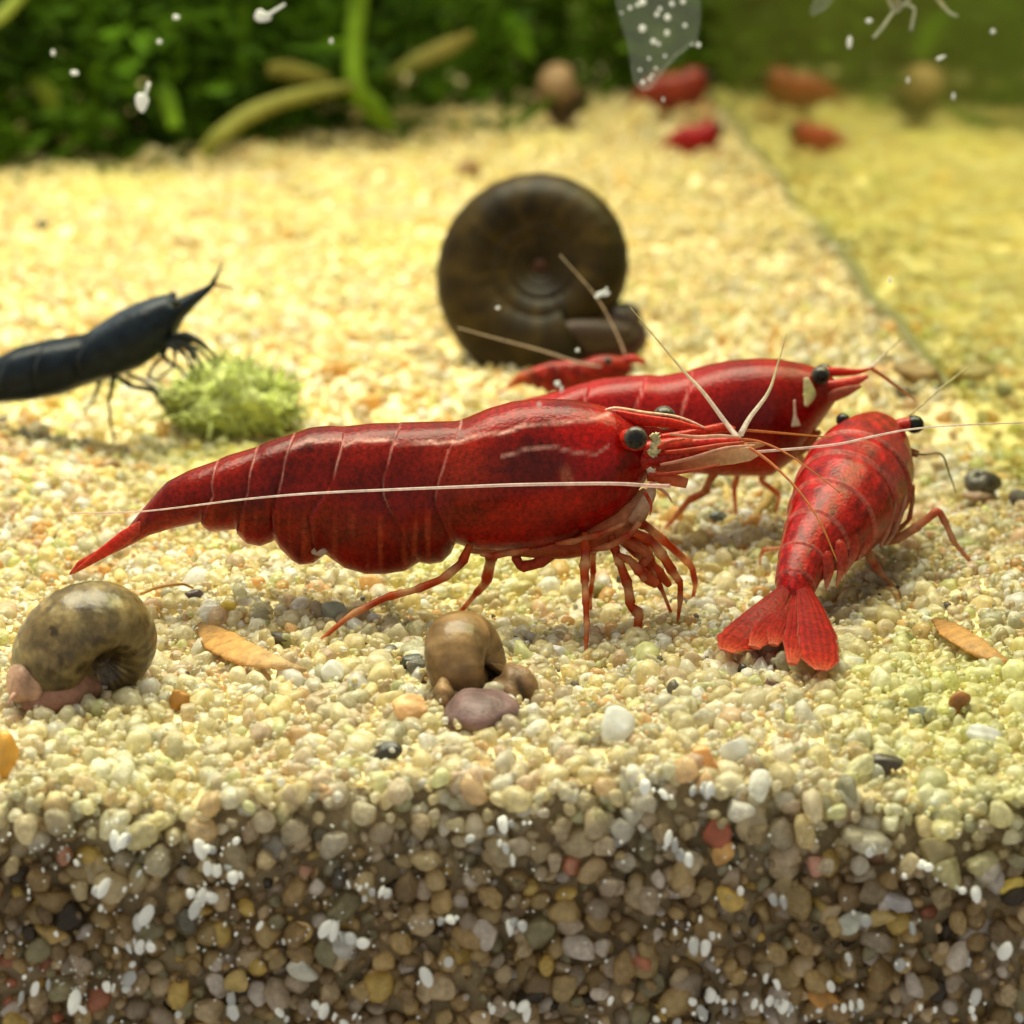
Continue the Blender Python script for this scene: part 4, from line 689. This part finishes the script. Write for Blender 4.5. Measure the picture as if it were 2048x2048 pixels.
# ------------------------------------------------------------------ plants at the back
def bush(x, y, h, w, n, lab, c0, c1, lw=.06, ll=.32, seed=0, stems=5):
    r = np.random.default_rng(seed); e_ = empty('water_plant', (x, y, 0), lab, 'plant', 'plants at the back of the tank')
    VV, FF, CC = [], [], []; b0 = 0
    for _ in range(n):
        p = np.array((x+r.normal(0, w*.5), y+r.normal(0, w*.28), r.uniform(-.05, h))); a = r.uniform(0, 6.3); el = r.uniform(-.5, .9)
        d = np.array((math.cos(a)*math.cos(el), math.sin(a)*math.cos(el)*.8, math.sin(el))); L = ll*r.choice((.6, .8, 1, 1.2, 3.2), p=(.25, .25, .25, .2, .05)); sd = np.cross(d, r.normal(size=3)); sd /= np.linalg.norm(sd); wd = lw*r.uniform(.5, 1.2)
        up_ = np.cross(sd, d)*.06*L
        q = [p, p+d*L*.35+sd*wd+up_, p+d*L*.75+sd*wd*.7, p+d*L-up_*2, p+d*L*.75-sd*wd*.7, p+d*L*.35-sd*wd+up_, p+d*L*.4-up_*1.0, p+d*L*.75-up_]
        VV.append(q); FF += [(b0, b0+1, b0+6), (b0+1, b0+2, b0+7, b0+6), (b0+2, b0+3, b0+7), (b0, b0+6, b0+5), (b0+6, b0+7, b0+4, b0+5), (b0+7, b0+3, b0+4)]; b0 += 8
        t = float(np.clip(.5+.75*fnoise(p[0]*1.0, p[2]*1.6, 1.3, seed+40)+r.normal(0, .15), 0, 1)); CC.append(np.tile((np.array(c0)*(1-t)+np.array(c1)*t)*r.uniform(.6, 1.3), (8, 1)))
    obj('foliage', np.vstack(VV), FF, M_PLANT, e_, np.vstack(CC))
    for k in range(stems):
        xx = x+r.normal(0, w*.35); yy = y+r.normal(0, w*.2); tube('stem', [(xx, yy, -.1), (xx+r.normal(0, .15), yy, h*.5), (xx+r.normal(0, .3), yy, h*1.05)], [.09, .08, .05], M_PLANT, e_, cols=[np.array((.16, .30, .015))*r.uniform(.4, 1.3)]*2, seg=7)
    return e_
DK, MD, LT_ = (.025, .055, .003), (.085, .18, .008), (.06, .12, .010)
bush(-5.4, 17.0, 2.6, 2.0, 1700, 'dark green bushy water plant at the far left', DK, MD, seed=1)
bush(-3.9, 18.6, 2.8, 2.0, 1700, 'dark green water plant left of the curved runner', DK, (.06, .13, .006), seed=2)
bush(-2.5, 20.2, 2.8, 2.0, 1700, 'dark leafy water plant behind the curved runner', DK, MD, seed=3)
bush(-1.2, 22.9, 3.0, 2.0, 1000, 'mid green water plant behind the upright pale stem', (.05, .10, .005), (.13, .24, .01), seed=4)
bush(.3, 24.6, 3.0, 2.0, 1000, 'green water plant behind the far edge-on snail', (.05, .10, .005), (.11, .20, .01), seed=5)
bush(1.8, 25.6, 3.0, 1.8, 1000, 'olive green water plant in the far right corner', (.09, .13, .006), (.13, .18, .010), seed=6)
bush(-6.8, 20.5, 3.5, 2.4, 1000, 'green water plant at the back left behind the dark one', MD, (.12, .24, .01), seed=7)
bush(-4.2, 23.0, 3.5, 2.4, 1000, 'green water plant at the back behind the dark leafy ones', MD, (.13, .25, .01), seed=8)
def stalk(name, pts, r, lab, cols, flatr=None):
    o = tube(name, [P(*p) for p in pts], r, M_PLANT, None, rb=flatr, up=(0, -1, 0) if flatr else None, cols=cols, sub=7, seg=12); return tag(o, lab, 'plant', 'plants at the back of the tank')
stalk('stem_plant', [(718, -120, 17.9), (716, 0, 17.9), (708, 90, 17.9), (712, 175, 17.9), (745, 215, 18.1), (780, 250, 18.5)], [.10, .10, .09, .10, .11, .08], 'upright pale green plant stem bending right at its foot', [(.20, .34, .03), (.23, .38, .03), (.17, .30, .02)])
stalk('plant_runner', [(405, 305, 16.8), (440, 270, 16.8), (500, 228, 17.0), (570, 200, 17.2), (640, 183, 17.5), (705, 172, 17.8)], [.06, .085, .085, .08, .07, .05], 'olive plant runner arching from the sand to the upright stem', [(.32, .33, .07), (.30, .29, .07), (.26, .26, .06)])
stalk('loose_leaf', [(322, 165, 16.4), (335, 200, 16.4), (350, 256, 16.4)], [.05, .09, .06], 'short bright green leaf tip hanging left of the runner', [(.06, .12, .01), (.22, .40, .03)], [.02, .03, .02])
stalk('loose_leaf', [(535, 140, 17.9), (580, 142, 17.9), (660, 160, 17.9)], [.06, .10, .05], 'blurred yellow-brown leaf left of the upright stem', [(.26, .23, .05), (.22, .20, .04)], [.02, .03, .02])
stalk('loose_leaf', [(770, 155, 18.6), (840, 120, 18.7), (900, 92, 18.8), (945, 70, 18.8)], [.05, .09, .09, .05], 'blurred tan leaf slanting up right of the upright stem', [(.14, .17, .03), (.30, .26, .07), (.26, .22, .05)], [.02, .03, .03, .02])
stalk('stem_plant', [(-20, 50, 15.8), (20, 15, 15.8), (60, -30, 15.8)], [.05, .06, .05], 'pale green stem crossing the top left corner', [(.40, .46, .12), (.34, .44, .08)])
stalk('loose_leaf', [(60, 150, 16.6), (95, 190, 16.6), (112, 235, 16.6)], [.05, .10, .05], 'blurred olive leaf hanging at the upper left', [(.14, .22, .02), (.26, .34, .04), (.16, .24, .02)], [.02, .03, .02])
stalk('stem_plant', [(150, 140, 17.4), (170, 60, 17.4), (215, 10, 17.4), (250, -40, 17.4)], [.05, .06, .06, .05], 'blurred green stem rising at the upper left', [(.10, .22, .01), (.16, .32, .02)])
stalk('stem_plant', [(640, -40, 20.6), (660, 20, 20.6), (700, 60, 20.4), (715, 90, 20.2)], [.06, .08, .07, .05], 'blurred yellow-green side shoot meeting the upright stem', [(.36, .40, .08), (.30, .36, .05)])
stalk('loose_leaf', [(1010, 30, 22.5), (1040, 70, 22.5), (1060, 120, 22.5)], [.07, .13, .06], 'blurred bright green leaf above the far edge-on snail', [(.12, .26, .01), (.18, .34, .02)], [.02, .03, .02])
# ------------------------------------------------------------------ things stuck to the inside of the front glass
YG = .02; kg = 1/pxcm(YG, 200)
FLK = [(285, 205, 13, 20, 'white comma-shaped speck with thin tail on the glass at upper left', [(298, 165), (288, 200)], 1), (525, 32, 16, 12, 'white speck with a pale tail on the glass near the top', [(528, 34), (570, 8)], 1), (107, 106, 5, 6, 'tiny pale green speck on the glass at the far left', None, 0), (148, 146, 9, 5, 'tiny grey speck on the glass below the pale green one', None, 0), (318, 84, 6, 5, 'tiny grey speck above the comma-shaped one', None, 0), (352, 34, 8, 5, 'small grey-white speck left of the tailed white speck', None, 0), (662, 82, 4, 5, 'tiny bright speck left of the upright stem', None, 0),
       (1207, 587, 14, 6, 'bright white speck over the lower right of the big dark snail', [(1190, 594), (1207, 587), (1214, 575)], 1), (996, 616, 5, 4, 'pinpoint white speck over the left of the big dark snail', None, 0), (1155, 700, 4, 4, 'pinpoint white speck below the big dark snail', None, 0), (1115, 767, 6, 6, 'white speck above the back of the big shrimp', None, 0), (1123, 778, 3, 7, 'thin white speck just below its twin above the back of the big shrimp', None, 0), (1078, 809, 4, 4, 'pink-white dot on the back line of the big shrimp', None, 0),
       (1738, 41, 6, 5, 'small white speck below the fibre tuft at the top right', None, 0), (1700, 84, 6, 12, 'upright grey speck at the upper right', None, 0), (1882, 115, 4, 3, 'thin slanting white speck at the upper right', [(1874, 119), (1890, 112)], 1), (1907, 192, 3, 7, 'thin upright white speck at the far sand edge', None, 0), (1816, 160, 3, 6, 'faint slanting speck over the mirrored shrimp', None, 0), (1780, 560, 4, 6, 'pale speck on the glass left of the side wall foot', None, 0), (1326, 199, 2.5, 4, 'pinpoint bright speck over the far red shrimp', None, 0), (1985, 62, 5, 5, 'faint grey speck in the top right corner', None, 0)]
for k, (u, v, a, b, lab, tail, hast) in enumerate(FLK):
    V, F = stone_shape(3, 80+k, 3, (a*kg, .4*min(a, b)*kg, b*kg), .10); e_ = obj('white_speck', V+P(u, v, YG), F, M_FLECK); tag(e_, lab, 'speck', 'specks on the front glass')
    if tail: tube('tail', [P(x_, y_, YG) for x_, y_ in tail], [4*kg]+[2.5*kg]*(len(tail)-1), M_FLECK, e_, seg=6)
# bubbly film patch
fm = empty('bubble_film', P(1283, 170, YG), 'tapering see-through slime patch with tiny bubbles on the glass at the top', 'film')
ol = [(1228, -10), (1236, 30), (1252, 80), (1262, 130), (1270, 165), (1284, 178), (1302, 174), (1322, 146), (1352, 112), (1395, 80), (1400, 50), (1402, 20), (1400, -10)]
V = [P(u, v, YG) for u, v in ol]+[P(u, v, YG+.012) for u, v in ol]; n = len(ol)
flm = obj('film', V, [tuple(range(n)), tuple(range(2*n-1, n-1, -1))]+[(i, (i+1) % n, n+(i+1) % n, n+i) for i in range(n)], M_FILM, fm, None, False)
for (u, v, r) in ((1260, 16, 5), (1285, 4, 9), (1275, 10, 5), (1314, 29, 6), (1320, 18, 5), (1335, 35, 8), (1344, 8, 6), (1366, 3, 6), (1285, 57, 9), (1334, 66, 7), (1307, 83, 7), (1317, 88, 5), (1370, 51, 5), (1397, 90, 6), (1298, 117, 4), (1286, 165, 6), (1312, 137, 4), (1300, 158, 5), (1243, 26, 3), (1384, 89, 3), (1330, 112, 4), (1280, 140, 4), (1305, 150, 4)):
    sphere('bubble', P(u, v, YG-.01), r*kg*.8, M_FLECK, flm, (1, 1, 1), (1, .8, 1), 2)
rim = tube('film_rim', [P(u, v, YG-.004) for u, v in ol[3:10]], [1.6*kg, 2*kg, 3*kg, 3.4*kg, 3*kg, 3.5*kg, 2*kg], M_FILM, fm, seg=6)
tf = empty('fibre_tuft', P(1795, 20, YG), 'yellowish torn plant fibres stuck to the glass at the top right', 'plant scrap')
for pts in ([(1800, -20), (1796, 10), (1782, 30), (1765, 55), (1747, 76)], [(1790, -15), (1796, 18), (1808, 10), (1828, 16), (1826, 40), (1822, 62)], [(1775, -10), (1784, 14), (1796, 24)], [(1868, -10), (1885, 10), (1900, 26), (1915, 32)], [(1810, -15), (1816, 4), (1800, 12)]):
    tube('fibre', [P(u, v, YG) for u, v in pts], [4.5*kg]*2+[3*kg]*(len(pts)-2), M_LEAF, tf, cols=[(.52, .46, .18), (.6, .6, .4), (.62, .64, .46)], seg=6)
o = tube('slime_scrap', [P(1655, -20, YG), P(1640, 8, YG), P(1622, 28, YG)], [20*kg, 16*kg, 5*kg], M_FILM, None, rb=[4*kg]*3, up=(0, -1, 0)); tag(o, 'pale slime scrap hanging on the glass left of the fibre tuft', 'film')
